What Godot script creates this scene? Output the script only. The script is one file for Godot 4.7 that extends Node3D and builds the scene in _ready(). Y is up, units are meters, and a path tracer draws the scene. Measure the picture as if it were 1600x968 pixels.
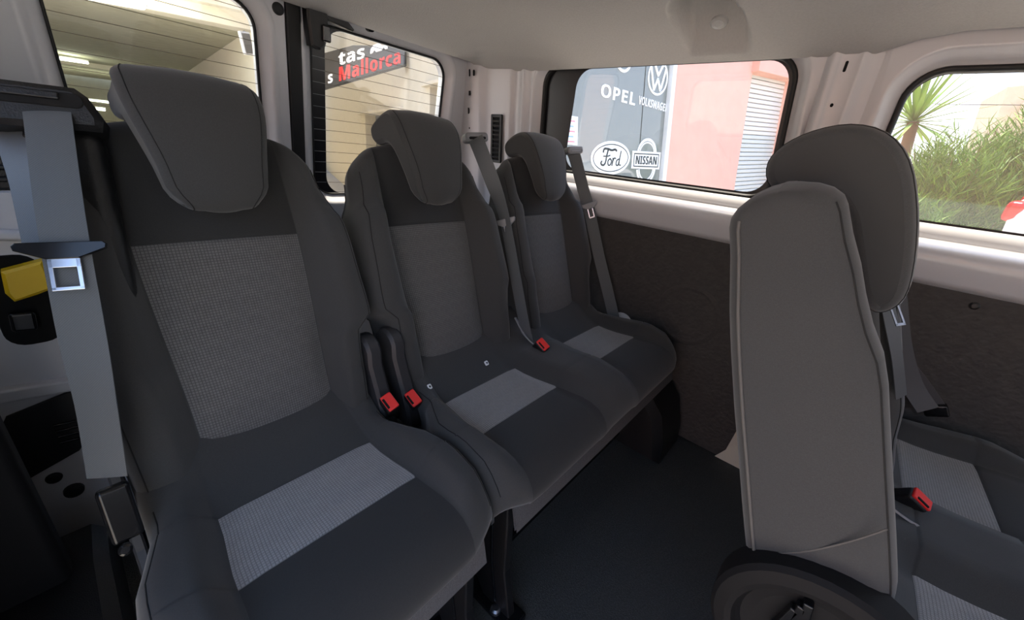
extends Node3D
# A minibus interior seen from its open sliding door. Van frame: x forward, y up, z towards the open door.

const FOCAL := 602.7
const EYE := Vector3(0, 1.05, 0)
const CAM_RIGHT := Vector3(0.746903, 0.102134, -0.657042)
const CAM_UP := Vector3(-0.322307, 0.919898, -0.223394)
const CAM_FORWARD := Vector3(-0.581596, -0.378623, -0.719993)
const RECLINE := 0.3665

var mats := {}
var taken := {}
var rng := RandomNumberGenerator.new()
var street := Transform3D()    # the shop front's own axes: the van stands on a slope beside it
var yard := Transform3D()      # the workshop yard behind the van


# ---------------------------------------------------------------- mesh collector
class Shape:
	var v := PackedVector3Array()
	var n := PackedVector3Array()
	var uv := PackedVector2Array()

	func tri(a: Vector3, b: Vector3, c: Vector3, na: Vector3, nb: Vector3, nc: Vector3, ua := Vector2.ZERO, ub := Vector2.ZERO, uc := Vector2.ZERO) -> void:
		var g := (b - a).cross(c - a)
		if g.length_squared() < 1e-18:
			return
		if g.dot(na + nb + nc) > 0.0:
			v.append_array(PackedVector3Array([a, c, b]))
			n.append_array(PackedVector3Array([na, nc, nb]))
			uv.append_array(PackedVector2Array([ua, uc, ub]))
		else:
			v.append_array(PackedVector3Array([a, b, c]))
			n.append_array(PackedVector3Array([na, nb, nc]))
			uv.append_array(PackedVector2Array([ua, ub, uc]))

	func flat(a: Vector3, b: Vector3, c: Vector3, d: Vector3, out: Vector3) -> void:
		var g := (b - a).cross(c - a).normalized()
		if g.length_squared() < 0.5:
			g = (c - a).cross(d - a).normalized()
		if g.dot(out) < 0.0:
			g = -g
		tri(a, b, c, g, g, g)
		tri(a, c, d, g, g, g)

	# rounded box: size, edge radius, placed by xf
	func box(xf: Transform3D, size: Vector3, r := 0.004, steps := 1) -> void:
		var h := size * 0.5
		r = minf(r, minf(h.x, minf(h.y, h.z)) * 0.98)
		var inner := h - Vector3(r, r, r)
		for ax in 3:
			var a1 := (ax + 1) % 3
			var a2 := (ax + 2) % 3
			var l1 := _steps(h[a1], r, steps)
			var l2 := _steps(h[a2], r, steps)
			for s in [-1.0, 1.0]:
				for i in l1.size() - 1:
					for j in l2.size() - 1:
						var q := []
						for k in [[i, j], [i + 1, j], [i + 1, j + 1], [i, j + 1]]:
							var p := Vector3.ZERO
							p[ax] = s * h[ax]
							p[a1] = l1[k[0]]
							p[a2] = l2[k[1]]
							var cl := p.clamp(-inner, inner)
							var d := (p - cl).normalized()
							q.append([xf * (cl + d * r), (xf.basis * d).normalized()])
						tri(q[0][0], q[1][0], q[2][0], q[0][1], q[1][1], q[2][1])
						tri(q[0][0], q[2][0], q[3][0], q[0][1], q[2][1], q[3][1])

	func _steps(h: float, r: float, steps: int) -> PackedFloat32Array:
		var o := PackedFloat32Array()
		for i in steps:
			o.append(-h + r * (1.0 - cos(PI * 0.5 * i / steps)) * 0.98)
		o.append(-h + r)
		o.append(h - r)
		for i in steps:
			o.append(h - r * (1.0 - cos(PI * 0.5 * (steps - 1 - i) / steps)) * 0.98)
		return o

	# round tube along a path; radius one number or a list
	func tube(path: Array, radius, seg := 8, closed := false) -> void:
		var rings := []
		var m := path.size()
		var side := Vector3.ZERO
		for i in m:
			var t: Vector3
			if closed:
				t = path[(i + 1) % m] - path[(i - 1 + m) % m]
			else:
				t = path[mini(i + 1, m - 1)] - path[maxi(i - 1, 0)]
			t = t.normalized()
			if side == Vector3.ZERO:
				side = t.cross(Vector3.UP if absf(t.y) < 0.9 else Vector3.RIGHT).normalized()
			side = (side - t * side.dot(t)).normalized()
			var other := t.cross(side)
			var ring := []
			var rr: float = radius[i] if radius is Array else radius
			for k in seg:
				var a := TAU * k / seg
				var d := side * cos(a) + other * sin(a)
				ring.append([path[i] + d * rr, d])
			rings.append(ring)
		var last := m if closed else m - 1
		for i in last:
			var A: Array = rings[i]
			var B: Array = rings[(i + 1) % m]
			for k in seg:
				var k2 := (k + 1) % seg
				tri(A[k][0], A[k2][0], B[k2][0], A[k][1], A[k2][1], B[k2][1])
				tri(A[k][0], B[k2][0], B[k][0], A[k][1], B[k2][1], B[k][1])
		if not closed:
			for e in [0, m - 1]:
				var o: Vector3 = (path[0] - path[1]) if e == 0 else (path[m - 1] - path[m - 2])
				o = o.normalized()
				for k in range(1, seg - 1):
					tri(rings[e][0][0], rings[e][k][0], rings[e][k + 1][0], o, o, o)

	# flat band (webbing): path, width direction per point, width, thickness
	func band(path: Array, across: Array, width: float, thick: float) -> void:
		var m := path.size()
		var run := 0.0
		var prev := []
		for i in m:
			var t: Vector3 = (path[mini(i + 1, m - 1)] - path[maxi(i - 1, 0)]).normalized()
			var w: Vector3 = across[i]
			w = (w - t * w.dot(t)).normalized()
			var f := t.cross(w).normalized()
			if i > 0:
				run += (path[i] - path[i - 1]).length()
			var cur := []
			for k in 5:
				var s := (k - 2.0) / 2.0
				cur.append([path[i] + w * s * width * 0.5 + f * (thick * 0.5 + 0.0008 * (1.0 - s * s)), f, Vector2(s * 0.5 * width, run)])
			for k in 5:
				var s := (2.0 - k) / 2.0
				cur.append([path[i] + w * s * width * 0.5 - f * thick * 0.5, -f, Vector2(s * 0.5 * width, run)])
			if i > 0:
				for k in 10:
					var k2 := (k + 1) % 10
					var A = prev[k]
					var B = prev[k2]
					var C = cur[k2]
					var D = cur[k]
					if k == 4 or k == 9:
						var o: Vector3 = w if k == 4 else -w
						tri(A[0], B[0], C[0], o, o, o)
						tri(A[0], C[0], D[0], o, o, o)
					else:
						tri(A[0], B[0], C[0], A[1], B[1], C[1], A[2], B[2], C[2])
						tri(A[0], C[0], D[0], A[1], C[1], D[1], A[2], C[2], D[2])
			prev = cur

	# outline in xy pushed along z from z0 to z1 with a chamfer on both rims
	func slab(xf: Transform3D, poly: PackedVector2Array, z0: float, z1: float, chamfer := 0.0, round_side := false) -> void:
		var m := poly.size()
		var area := 0.0
		for i in m:
			area += poly[i].cross(poly[(i + 1) % m])
		var sgn := 1.0 if area > 0 else -1.0
		var nor := PackedVector2Array()
		for i in m:
			var d1 := (poly[i] - poly[(i - 1 + m) % m]).normalized()
			var d2 := (poly[(i + 1) % m] - poly[i]).normalized()
			var nn := Vector2(d1.y, -d1.x) * sgn + Vector2(d2.y, -d2.x) * sgn
			nor.append(nn.normalized())
		var lo := minf(z0, z1)
		var hi := maxf(z0, z1)
		var inset := PackedVector2Array()
		for i in m:
			inset.append(poly[i] - nor[i] * chamfer)
		var idx := Geometry2D.triangulate_polygon(inset)
		for e in [[lo, -1.0], [hi, 1.0]]:
			var nz: Vector3 = (xf.basis * Vector3(0, 0, e[1])).normalized()
			for k in range(0, idx.size(), 3):
				var a := inset[idx[k]]
				var b := inset[idx[k + 1]]
				var c := inset[idx[k + 2]]
				tri(xf * Vector3(a.x, a.y, e[0]), xf * Vector3(b.x, b.y, e[0]), xf * Vector3(c.x, c.y, e[0]), nz, nz, nz, a, b, c)
		for i in m:
			var j := (i + 1) % m
			var fn := poly[j] - poly[i]
			fn = Vector2(fn.y, -fn.x).normalized() * sgn
			var na2: Vector2 = nor[i] if round_side else fn
			var nb2: Vector2 = nor[j] if round_side else fn
			var na := (xf.basis * Vector3(na2.x, na2.y, 0)).normalized()
			var nb := (xf.basis * Vector3(nb2.x, nb2.y, 0)).normalized()
			var pa := xf * Vector3(poly[i].x, poly[i].y, lo + chamfer)
			var pb := xf * Vector3(poly[j].x, poly[j].y, lo + chamfer)
			var pc := xf * Vector3(poly[j].x, poly[j].y, hi - chamfer)
			var pd := xf * Vector3(poly[i].x, poly[i].y, hi - chamfer)
			tri(pa, pb, pc, na, nb, nb)
			tri(pa, pc, pd, na, nb, na)
			if chamfer > 0.0:
				var qa := xf * Vector3(inset[i].x, inset[i].y, hi)
				var qb := xf * Vector3(inset[j].x, inset[j].y, hi)
				var up := (xf.basis * Vector3(0, 0, 1)).normalized()
				tri(pd, pc, qb, (na + up).normalized(), (nb + up).normalized(), (nb + up).normalized())
				tri(pd, qb, qa, (na + up).normalized(), (nb + up).normalized(), (na + up).normalized())
				qa = xf * Vector3(inset[i].x, inset[i].y, lo)
				qb = xf * Vector3(inset[j].x, inset[j].y, lo)
				tri(pa, pb, qb, (na - up).normalized(), (nb - up).normalized(), (nb - up).normalized())
				tri(pa, qb, qa, (na - up).normalized(), (nb - up).normalized(), (na - up).normalized())

	# profile (radius, height) turned about y of xf
	func lathe(xf: Transform3D, prof: Array, seg := 20) -> void:
		var m := prof.size()
		for i in m - 1:
			var a: Vector2 = prof[i]
			var b: Vector2 = prof[i + 1]
			var d := (b - a)
			var n2 := Vector2(d.y, -d.x).normalized()
			for k in seg:
				var t0 := TAU * k / seg
				var t1 := TAU * (k + 1) / seg
				var c0 := Vector3(cos(t0), 0, sin(t0))
				var c1 := Vector3(cos(t1), 0, sin(t1))
				var n0 := (xf.basis * (c0 * n2.x + Vector3.UP * n2.y)).normalized()
				var n1 := (xf.basis * (c1 * n2.x + Vector3.UP * n2.y)).normalized()
				var A := xf * (c0 * a.x + Vector3.UP * a.y)
				var B := xf * (c1 * a.x + Vector3.UP * a.y)
				var C := xf * (c1 * b.x + Vector3.UP * b.y)
				var D := xf * (c0 * b.x + Vector3.UP * b.y)
				tri(A, B, C, n0, n1, n1)
				tri(A, C, D, n0, n1, n0)

	func mesh() -> ArrayMesh:
		var a := []
		a.resize(Mesh.ARRAY_MAX)
		a[Mesh.ARRAY_VERTEX] = v
		a[Mesh.ARRAY_NORMAL] = n
		a[Mesh.ARRAY_TEX_UV] = uv
		var me := ArrayMesh.new()
		me.add_surface_from_arrays(Mesh.PRIMITIVE_TRIANGLES, a)
		return me


# a sheet of points, rows by columns, smooth normals; any rectangle of it can become a part
class Sheet:
	var rows := 0
	var cols := 0
	var p := PackedVector3Array()
	var n := PackedVector3Array()
	var uv := PackedVector2Array()

	func add_row(r: Array) -> void:
		cols = r.size()
		rows += 1
		for q in r:
			p.append(q)

	func at(i: int, j: int) -> Vector3:
		return p[i * cols + j]

	func finish(wrap := false, flip := false) -> void:
		n.resize(p.size())
		uv.resize(p.size())
		for i in rows:
			var run := 0.0
			for j in cols:
				var jl := j - 1
				var jr := j + 1
				if wrap:
					if jl < 0:
						jl = cols - 2
					if jr >= cols:
						jr = 1
				jl = maxi(jl, 0)
				jr = mini(jr, cols - 1)
				var dj := at(i, jr) - at(i, jl)
				var di := at(mini(i + 1, rows - 1), j) - at(maxi(i - 1, 0), j)
				var c := dj.cross(di)
				if c.length_squared() < 1e-14:
					var dj2 := at(maxi(i - 1, 0), jr) - at(maxi(i - 1, 0), jl)
					c = dj2.cross(di)
				c = c.normalized()
				if flip:
					c = -c
				n[i * cols + j] = c
		# lengths for the weave: along the middle row and middle column
		var mr := rows / 2
		var mc := cols / 2
		var u := PackedFloat32Array()
		var w := PackedFloat32Array()
		u.resize(cols)
		w.resize(rows)
		for j in range(1, cols):
			u[j] = u[j - 1] + (at(mr, j) - at(mr, j - 1)).length()
		for i in range(1, rows):
			w[i] = w[i - 1] + (at(i, mc) - at(i - 1, mc)).length()
		for i in rows:
			for j in cols:
				uv[i * cols + j] = Vector2(u[j], w[i])

	func cell(sh: Shape, i: int, j: int) -> void:
		var a := i * cols + j
		var b := a + 1
		var c := a + cols + 1
		var d := a + cols
		sh.tri(p[a], p[b], p[c], n[a], n[b], n[c], uv[a], uv[b], uv[c])
		sh.tri(p[a], p[c], p[d], n[a], n[c], n[d], uv[a], uv[c], uv[d])

	func part(i0: int, i1: int, j0: int, j1: int) -> Shape:
		var sh := Shape.new()
		for i in range(i0, i1):
			for j in range(j0, j1):
				cell(sh, i, j)
		return sh


# ---------------------------------------------------------------- scene helpers
func ray(px: float, py: float) -> Vector3:
	return CAM_RIGHT * (px - 800.0) / FOCAL + CAM_UP * (484.0 - py) / FOCAL + CAM_FORWARD

func seen(px: float, py: float, depth: float) -> Vector3:
	return EYE + ray(px, py) * depth

func seen_on_x(px: float, py: float, x: float) -> Vector3:
	var r := ray(px, py)
	return EYE + r * ((x - EYE.x) / r.x)

func seen_on_z(px: float, py: float, z: float) -> Vector3:
	var r := ray(px, py)
	return EYE + r * ((z - EYE.z) / r.z)

func numbered(called: String) -> String:
	if not taken.has(called):
		taken[called] = 0
		return called
	taken[called] += 1
	return "%s_%03d" % [called, taken[called]]

func tag(o: Node, label: String, category: String, group := "") -> void:
	o.set_meta("label", label)
	o.set_meta("category", category)
	if group != "":
		o.set_meta("group", group)

func thing(called: String, label: String, category: String, where := Transform3D(), group := "") -> Node3D:
	var o := Node3D.new()
	o.name = numbered(called)
	add_child(o)
	o.transform = where
	tag(o, label, category, group)
	return o

func setting(called: String, label: String, category: String, where := Transform3D()) -> Node3D:
	var o := thing(called, label, category, where)
	o.set_meta("kind", "structure")
	return o

func part(called: String, sh: Shape, m: String, parent: Node) -> MeshInstance3D:
	var o := MeshInstance3D.new()
	o.mesh = sh.mesh()
	o.material_override = mats[m]
	o.name = called
	parent.add_child(o, true)
	return o

func place(x: float, y: float, z: float) -> Transform3D:
	return Transform3D(Basis(), Vector3(x, y, z))

func smooth(a: float, b: float, t: float) -> float:
	return smoothstep(a, b, t)

func table(list: Array, t: float) -> float:
	if t <= list[0][0]:
		return list[0][1]
	for i in range(1, list.size()):
		if t <= list[i][0]:
			var k: float = (t - list[i - 1][0]) / (list[i][0] - list[i - 1][0])
			k = k * k * (3.0 - 2.0 * k)
			return lerpf(list[i - 1][1], list[i][1], k)
	return list[list.size() - 1][1]

func rounded(x0: float, x1: float, y0: float, y1: float, r: float, steps := 5) -> PackedVector2Array:
	var o := PackedVector2Array()
	for c in [[x1 - r, y1 - r, 0.0], [x0 + r, y1 - r, 90.0], [x0 + r, y0 + r, 180.0], [x1 - r, y0 + r, 270.0]]:
		for k in steps + 1:
			var a := deg_to_rad(c[2] + 90.0 * k / steps)
			o.append(Vector2(c[0] + r * cos(a), c[1] + r * sin(a)))
	return o

func ellipse(cx: float, cy: float, rx: float, ry: float, seg := 24) -> PackedVector2Array:
	var o := PackedVector2Array()
	for k in seg:
		var a := TAU * k / seg
		o.append(Vector2(cx + rx * cos(a), cy + ry * sin(a)))
	return o

func curve(pts: Array, per := 5, closed := false) -> Array:
	var o := []
	var m := pts.size()
	for i in (m if closed else m - 1):
		var p0 = pts[(i - 1 + m) % m] if closed else pts[maxi(i - 1, 0)]
		var p1 = pts[i]
		var p2 = pts[(i + 1) % m]
		var p3 = pts[(i + 2) % m] if closed else pts[mini(i + 2, m - 1)]
		for k in per:
			o.append(p1.cubic_interpolate(p2, p0, p3, float(k) / per))
	if not closed:
		o.append(pts[m - 1])
	return o

# loops of equal length joined into a skin
func skin(loops: Array, flip := false) -> Shape:
	var s := Sheet.new()
	for l in loops:
		var r := []
		for q in l:
			r.append(q)
		r.append(l[0])
		s.add_row(r)
	s.finish(true, flip)
	# hard rims read better with split rows: every band keeps its own slope
	var sh := Shape.new()
	for i in s.rows - 1:
		for j in s.cols - 1:
			s.cell(sh, i, j)
	return sh

# ---------------------------------------------------------------- materials
func plain(called: String, c: Color, rough := 0.6, metal := 0.0) -> StandardMaterial3D:
	var m := StandardMaterial3D.new()
	m.albedo_color = c
	m.roughness = rough
	m.metallic = metal
	mats[called] = m
	return m

func image_of(size: int, fn: Callable) -> ImageTexture:
	var im := Image.create(size, size, true, Image.FORMAT_RGB8)
	for y in size:
		for x in size:
			im.set_pixel(x, y, fn.call(x, y))
	im.generate_mipmaps()
	return ImageTexture.create_from_image(im)

func relief_of(size: int, strength: float, fn: Callable) -> ImageTexture:
	var im := Image.create(size, size, false, Image.FORMAT_RGBA8)
	for y in size:
		for x in size:
			var g: float = fn.call(x, y)
			im.set_pixel(x, y, Color(g, g, g))
	im.bump_map_to_normal_map(strength)
	return ImageTexture.create_from_image(im)

func noise_map(freq: float, seed_: int, from: Color, to: Color, size := 256) -> NoiseTexture2D:
	var f := FastNoiseLite.new()
	f.noise_type = FastNoiseLite.TYPE_SIMPLEX_SMOOTH
	f.seed = seed_
	f.frequency = freq
	f.fractal_octaves = 4
	var g := Gradient.new()
	g.set_color(0, from)
	g.set_color(1, to)
	var t := NoiseTexture2D.new()
	t.width = size
	t.height = size
	t.seamless = true
	t.noise = f
	t.color_ramp = g
	return t

func noise_relief(freq: float, seed_: int, strength: float) -> NoiseTexture2D:
	var f := FastNoiseLite.new()
	f.seed = seed_
	f.frequency = freq
	f.fractal_octaves = 3
	var t := NoiseTexture2D.new()
	t.width = 256
	t.height = 256
	t.seamless = true
	t.noise = f
	t.as_normal_map = true
	t.bump_strength = strength
	return t

func mottled(called: String, a: Color, b: Color, freq: float, scale: float, rough: float, relief := 0.0, seed_ := 1) -> StandardMaterial3D:
	var m := plain(called, Color.WHITE, rough)
	m.albedo_texture = noise_map(freq, seed_, a, b)
	m.uv1_triplanar = true
	m.uv1_world_triplanar = true
	m.uv1_scale = Vector3.ONE * scale
	if relief > 0.0:
		m.normal_enabled = true
		m.normal_texture = noise_relief(freq * 2.0, seed_ + 7, 4.0)
		m.normal_scale = relief
	return m

func make_materials() -> void:
	# upholstery: smooth dark knit, and the woven check of the centre panels
	var hash := func(x: int, y: int) -> float:
		var h := (x * 374761393 + y * 668265263) & 0x7fffffff
		h = ((h ^ (h >> 13)) * 1274126177) & 0x7fffffff
		return float((h ^ (h >> 16)) & 1023) / 1023.0
	var knit := image_of(128, func(x, y):
		var g: float = 0.195 + 0.03 * hash.call(x, y) + 0.018 * hash.call(x / 3, y / 3 + 91)
		return Color(g, g * 1.005, g * 1.01))
	var m := plain("fabric", Color.WHITE, 0.92)
	m.albedo_texture = knit
	m.uv1_scale = Vector3(22, 22, 22)
	m.rim_enabled = true
	m.rim = 0.4
	m.rim_tint = 0.6
	var knit_dark := image_of(128, func(x, y):
		var g: float = 0.138 + 0.025 * hash.call(x, y + 7) + 0.016 * hash.call(x / 3, y / 3 + 51)
		return Color(g, g * 1.01, g * 1.03))
	m = plain("fabric_dark", Color.WHITE, 0.92)
	m.albedo_texture = knit_dark
	m.uv1_scale = Vector3(22, 22, 22)
	m.rim_enabled = true
	m.rim = 0.35
	m.rim_tint = 0.6
	var felt := image_of(128, func(x, y):
		var g: float = 0.27 + 0.12 * hash.call(x, y) + 0.05 * hash.call(x / 2, y / 2 + 5)
		return Color(g, g * 0.985, g * 1.0))
	m = plain("felt", Color.WHITE, 0.95)
	m.albedo_texture = felt
	m.uv1_triplanar = true
	m.uv1_scale = Vector3(12, 12, 12)
	for kind in [["check", 0.37, 0.11], ["check_light", 0.58, 0.13]]:
		var base: float = kind[1]
		var weave := image_of(96, func(x, y):
			var cx: int = x / 12
			var cy: int = y / 12
			var fx: int = x % 12
			var fy: int = y % 12
			var g: float = base + 0.03 * hash.call(cx, cy + 17) + 0.03 * hash.call(x, y)
			if fx < 3 or fy < 3:
				g -= float(kind[2])
			return Color(g, g * 0.99, g * 0.99))
		m = plain(kind[0], Color.WHITE, 0.95)
		m.albedo_texture = weave
		m.uv1_scale = Vector3(25, 25, 25)
		m.normal_enabled = true
		m.normal_scale = 0.6
		m.normal_texture = relief_of(96, 3.0, func(x, y): return 0.2 if (x % 12 < 3 or y % 12 < 3) else 0.7)
		m.rim_enabled = true
		m.rim = 0.2
	plain("stitch", Color(0.10, 0.10, 0.10), 0.9)
	plain("piping", Color(0.33, 0.32, 0.31), 0.8)
	# belts
	m = plain("webbing", Color.WHITE, 0.55)
	m.albedo_texture = image_of(64, func(x, y):
		var g: float = 0.325 + 0.03 * hash.call(x / 2, y) + (0.03 if (x + y) % 8 < 4 else 0.0)
		return Color(g * 0.96, g, g * 1.03))
	m.uv1_scale = Vector3(40, 40, 40)
	m.rim_enabled = true
	m.rim = 0.3
	plain("webbing_dark", Color(0.27, 0.27, 0.28), 0.5)
	plain("chrome", Color(0.78, 0.79, 0.82), 0.18, 1.0)
	plain("steel", Color(0.55, 0.55, 0.57), 0.35, 1.0)
	plain("red_plastic", Color(0.90, 0.19, 0.18), 0.35)
	m = plain("black_plastic", Color(0.085, 0.085, 0.09), 0.42)
	m.normal_enabled = true
	m.normal_texture = noise_relief(0.25, 3, 3.0)
	m.normal_scale = 0.25
	m.uv1_triplanar = true
	m.uv1_scale = Vector3.ONE * 6
	m = plain("trim_plastic", Color(0.19, 0.19, 0.20), 0.5)
	m = plain("matte_black", Color(0.10, 0.10, 0.105), 0.6)
	m.metallic_specular = 0.25
	plain("grey_plastic", Color(0.52, 0.52, 0.53), 0.45)
	plain("gloss_black", Color(0.07, 0.07, 0.075), 0.15)
	plain("hole", Color(0.03, 0.03, 0.03), 0.9)
	plain("rubber", Color(0.06, 0.06, 0.065), 0.55)
	plain("frit", Color(0.10, 0.10, 0.115), 0.3)
	plain("yellow_plastic", Color(0.93, 0.76, 0.07), 0.45)
	plain("white_print", Color(0.92, 0.93, 0.93), 0.5)
	plain("red_print", Color(0.86, 0.13, 0.12), 0.5)
	plain("dark_print", Color(0.16, 0.19, 0.19), 0.5)
	plain("pink_print", Color(0.85, 0.55, 0.6), 0.6)
	plain("blue_print", Color(0.55, 0.68, 0.85), 0.6)
	# van body
	m = plain("paint", Color(0.80, 0.80, 0.815), 0.32)
	m.clearcoat_enabled = true
	m.clearcoat = 0.35
	m.clearcoat_roughness = 0.2
	mottled("headliner", Color(0.66, 0.65, 0.64), Color(0.69, 0.68, 0.67), 0.08, 5.0, 0.95, 0.2, 11)
	mottled("hardboard", Color(0.215, 0.205, 0.20), Color(0.255, 0.245, 0.235), 0.05, 2.0, 0.7, 0.25, 5)
	mottled("mat", Color(0.17, 0.175, 0.175), Color(0.27, 0.275, 0.27), 0.2, 3.0, 0.6, 0.5, 21)
	var gl := plain("pane", Color(0.92, 0.96, 0.93, 0.035), 0.02)
	gl.transparency = BaseMaterial3D.TRANSPARENCY_ALPHA
	var lens := plain("lens", Color(0.85, 0.86, 0.86, 0.5), 0.08)
	lens.transparency = BaseMaterial3D.TRANSPARENCY_ALPHA
	plain("wire", Color(0.36, 0.32, 0.26), 0.6)
	plain("silver_line", Color(0.62, 0.63, 0.63), 0.6)
	# outside
	mottled("cream", Color(0.79, 0.76, 0.69), Color(0.83, 0.80, 0.73), 0.03, 0.6, 0.9, 0.15, 31)
	mottled("workshop", Color(0.62, 0.61, 0.52), Color(0.70, 0.68, 0.58), 0.03, 0.5, 0.9, 0.1, 33)
	mottled("salmon", Color(0.87, 0.665, 0.60), Color(0.895, 0.695, 0.63), 0.03, 0.5, 0.9, 0.1, 35)
	mottled("house_wall", Color(0.83, 0.675, 0.60), Color(0.855, 0.71, 0.64), 0.03, 0.5, 0.9, 0.1, 36)
	mottled("bounce_concrete", Color(0.62, 0.605, 0.58), Color(0.71, 0.695, 0.67), 0.1, 1.0, 0.95, 0.4, 37)  # concrete tone lightened so the ground bounces daylight onto the headliner
	plain("slat", Color(0.80, 0.80, 0.78), 0.5)
	plain("shop_glass", Color(0.47, 0.49, 0.475), 0.04).metallic_specular = 1.0  # grey base colour stands in for the pale scene reflected in the glass
	plain("aluminium", Color(0.85, 0.86, 0.86), 0.4)
	plain("door_grey", Color(0.40, 0.39, 0.365), 0.7)
	plain("sign_black", Color(0.17, 0.165, 0.165), 0.35)
	var e := plain("tube_light", Color(0.95, 0.96, 0.92), 0.4)
	e.emission_enabled = true
	e.emission = Color(0.97, 1.0, 0.90)
	e.emission_energy_multiplier = 2.2
	for g in [["leaf", Color(0.25, 0.40, 0.11)], ["leaf_pale", Color(0.38, 0.52, 0.17)], ["palm_leaf", Color(0.36, 0.49, 0.17)]]:
		m = plain(g[0], g[1], 0.6)
		m.backlight_enabled = true
		m.backlight = g[1] * 0.6
		m.cull_mode = BaseMaterial3D.CULL_DISABLED
	plain("bark", Color(0.42, 0.33, 0.25), 0.9)
	plain("car_white", Color(0.86, 0.87, 0.88), 0.25)
	plain("car_glass", Color(0.16, 0.2, 0.24), 0.08)
	plain("tail_lamp", Color(0.70, 0.04, 0.05), 0.2)
	mottled("far_building", Color(0.74, 0.67, 0.58), Color(0.80, 0.73, 0.64), 0.03, 0.3, 0.9, 0.0, 41)
	plain("cable", Color(0.15, 0.15, 0.15), 0.8)

func _ready() -> void:
	rng.seed = 4711
	# camera
	var cam := Camera3D.new()
	cam.name = "camera"
	cam.fov = rad_to_deg(2.0 * atan(484.0 / FOCAL))
	cam.near = 0.02
	cam.transform = Transform3D(Basis(CAM_RIGHT, CAM_UP, -CAM_FORWARD).orthonormalized(), EYE)
	add_child(cam)
	cam.current = true
	# sky, exposure
	var world := WorldEnvironment.new()
	world.name = "sky"
	var env := Environment.new()
	env.background_mode = Environment.BG_SKY
	var sky := Sky.new()
	var air := ProceduralSkyMaterial.new()
	air.sky_top_color = Color(0.60, 0.74, 0.95)
	air.sky_horizon_color = Color(0.97, 0.97, 0.96)
	air.sky_curve = 0.25
	air.ground_horizon_color = Color(0.62, 0.60, 0.57)
	air.ground_bottom_color = Color(0.45, 0.44, 0.42)
	air.sky_energy_multiplier = 1.0
	sky.sky_material = air
	env.sky = sky
	env.tonemap_mode = Environment.TONE_MAPPER_LINEAR
	env.tonemap_exposure = 2.95
	env.sdfgi_enabled = true
	env.ssao_enabled = true
	env.ssil_enabled = true
	world.environment = env
	add_child(world)
	# hazy sun high over the street
	var sun := DirectionalLight3D.new()
	sun.name = "sun"
	sun.light_color = Color(1.0, 0.95, 0.87)
	sun.light_energy = 2.2
	sun.light_angular_distance = 6.0
	sun.shadow_enabled = true
	sun.transform = Transform3D(Basis.looking_at(Vector3(0.10, -0.96, 0.16), Vector3.UP), Vector3(2, 9, -1))
	add_child(sun)

	make_materials()
	var s1 := Vector3(0.236151, 0.077026, -0.968659)
	var s2 := Vector3(-0.130348, 0.990355, 0.046973)
	street = Transform3D(Basis(s1, s2, s1.cross(s2)).orthonormalized(), EYE)
	var y1 := Vector3(0.335069, 0, -0.942194)
	yard = Transform3D(Basis(y1, Vector3.UP, y1.cross(Vector3.UP)).orthonormalized(), EYE)

	build_shell()
	build_side_wall()
	build_rear_doors()
	build_open_side()
	build_seats()
	build_belts()
	build_small_fittings()
	build_shop_front()
	build_yard()
	build_garden()

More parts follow.
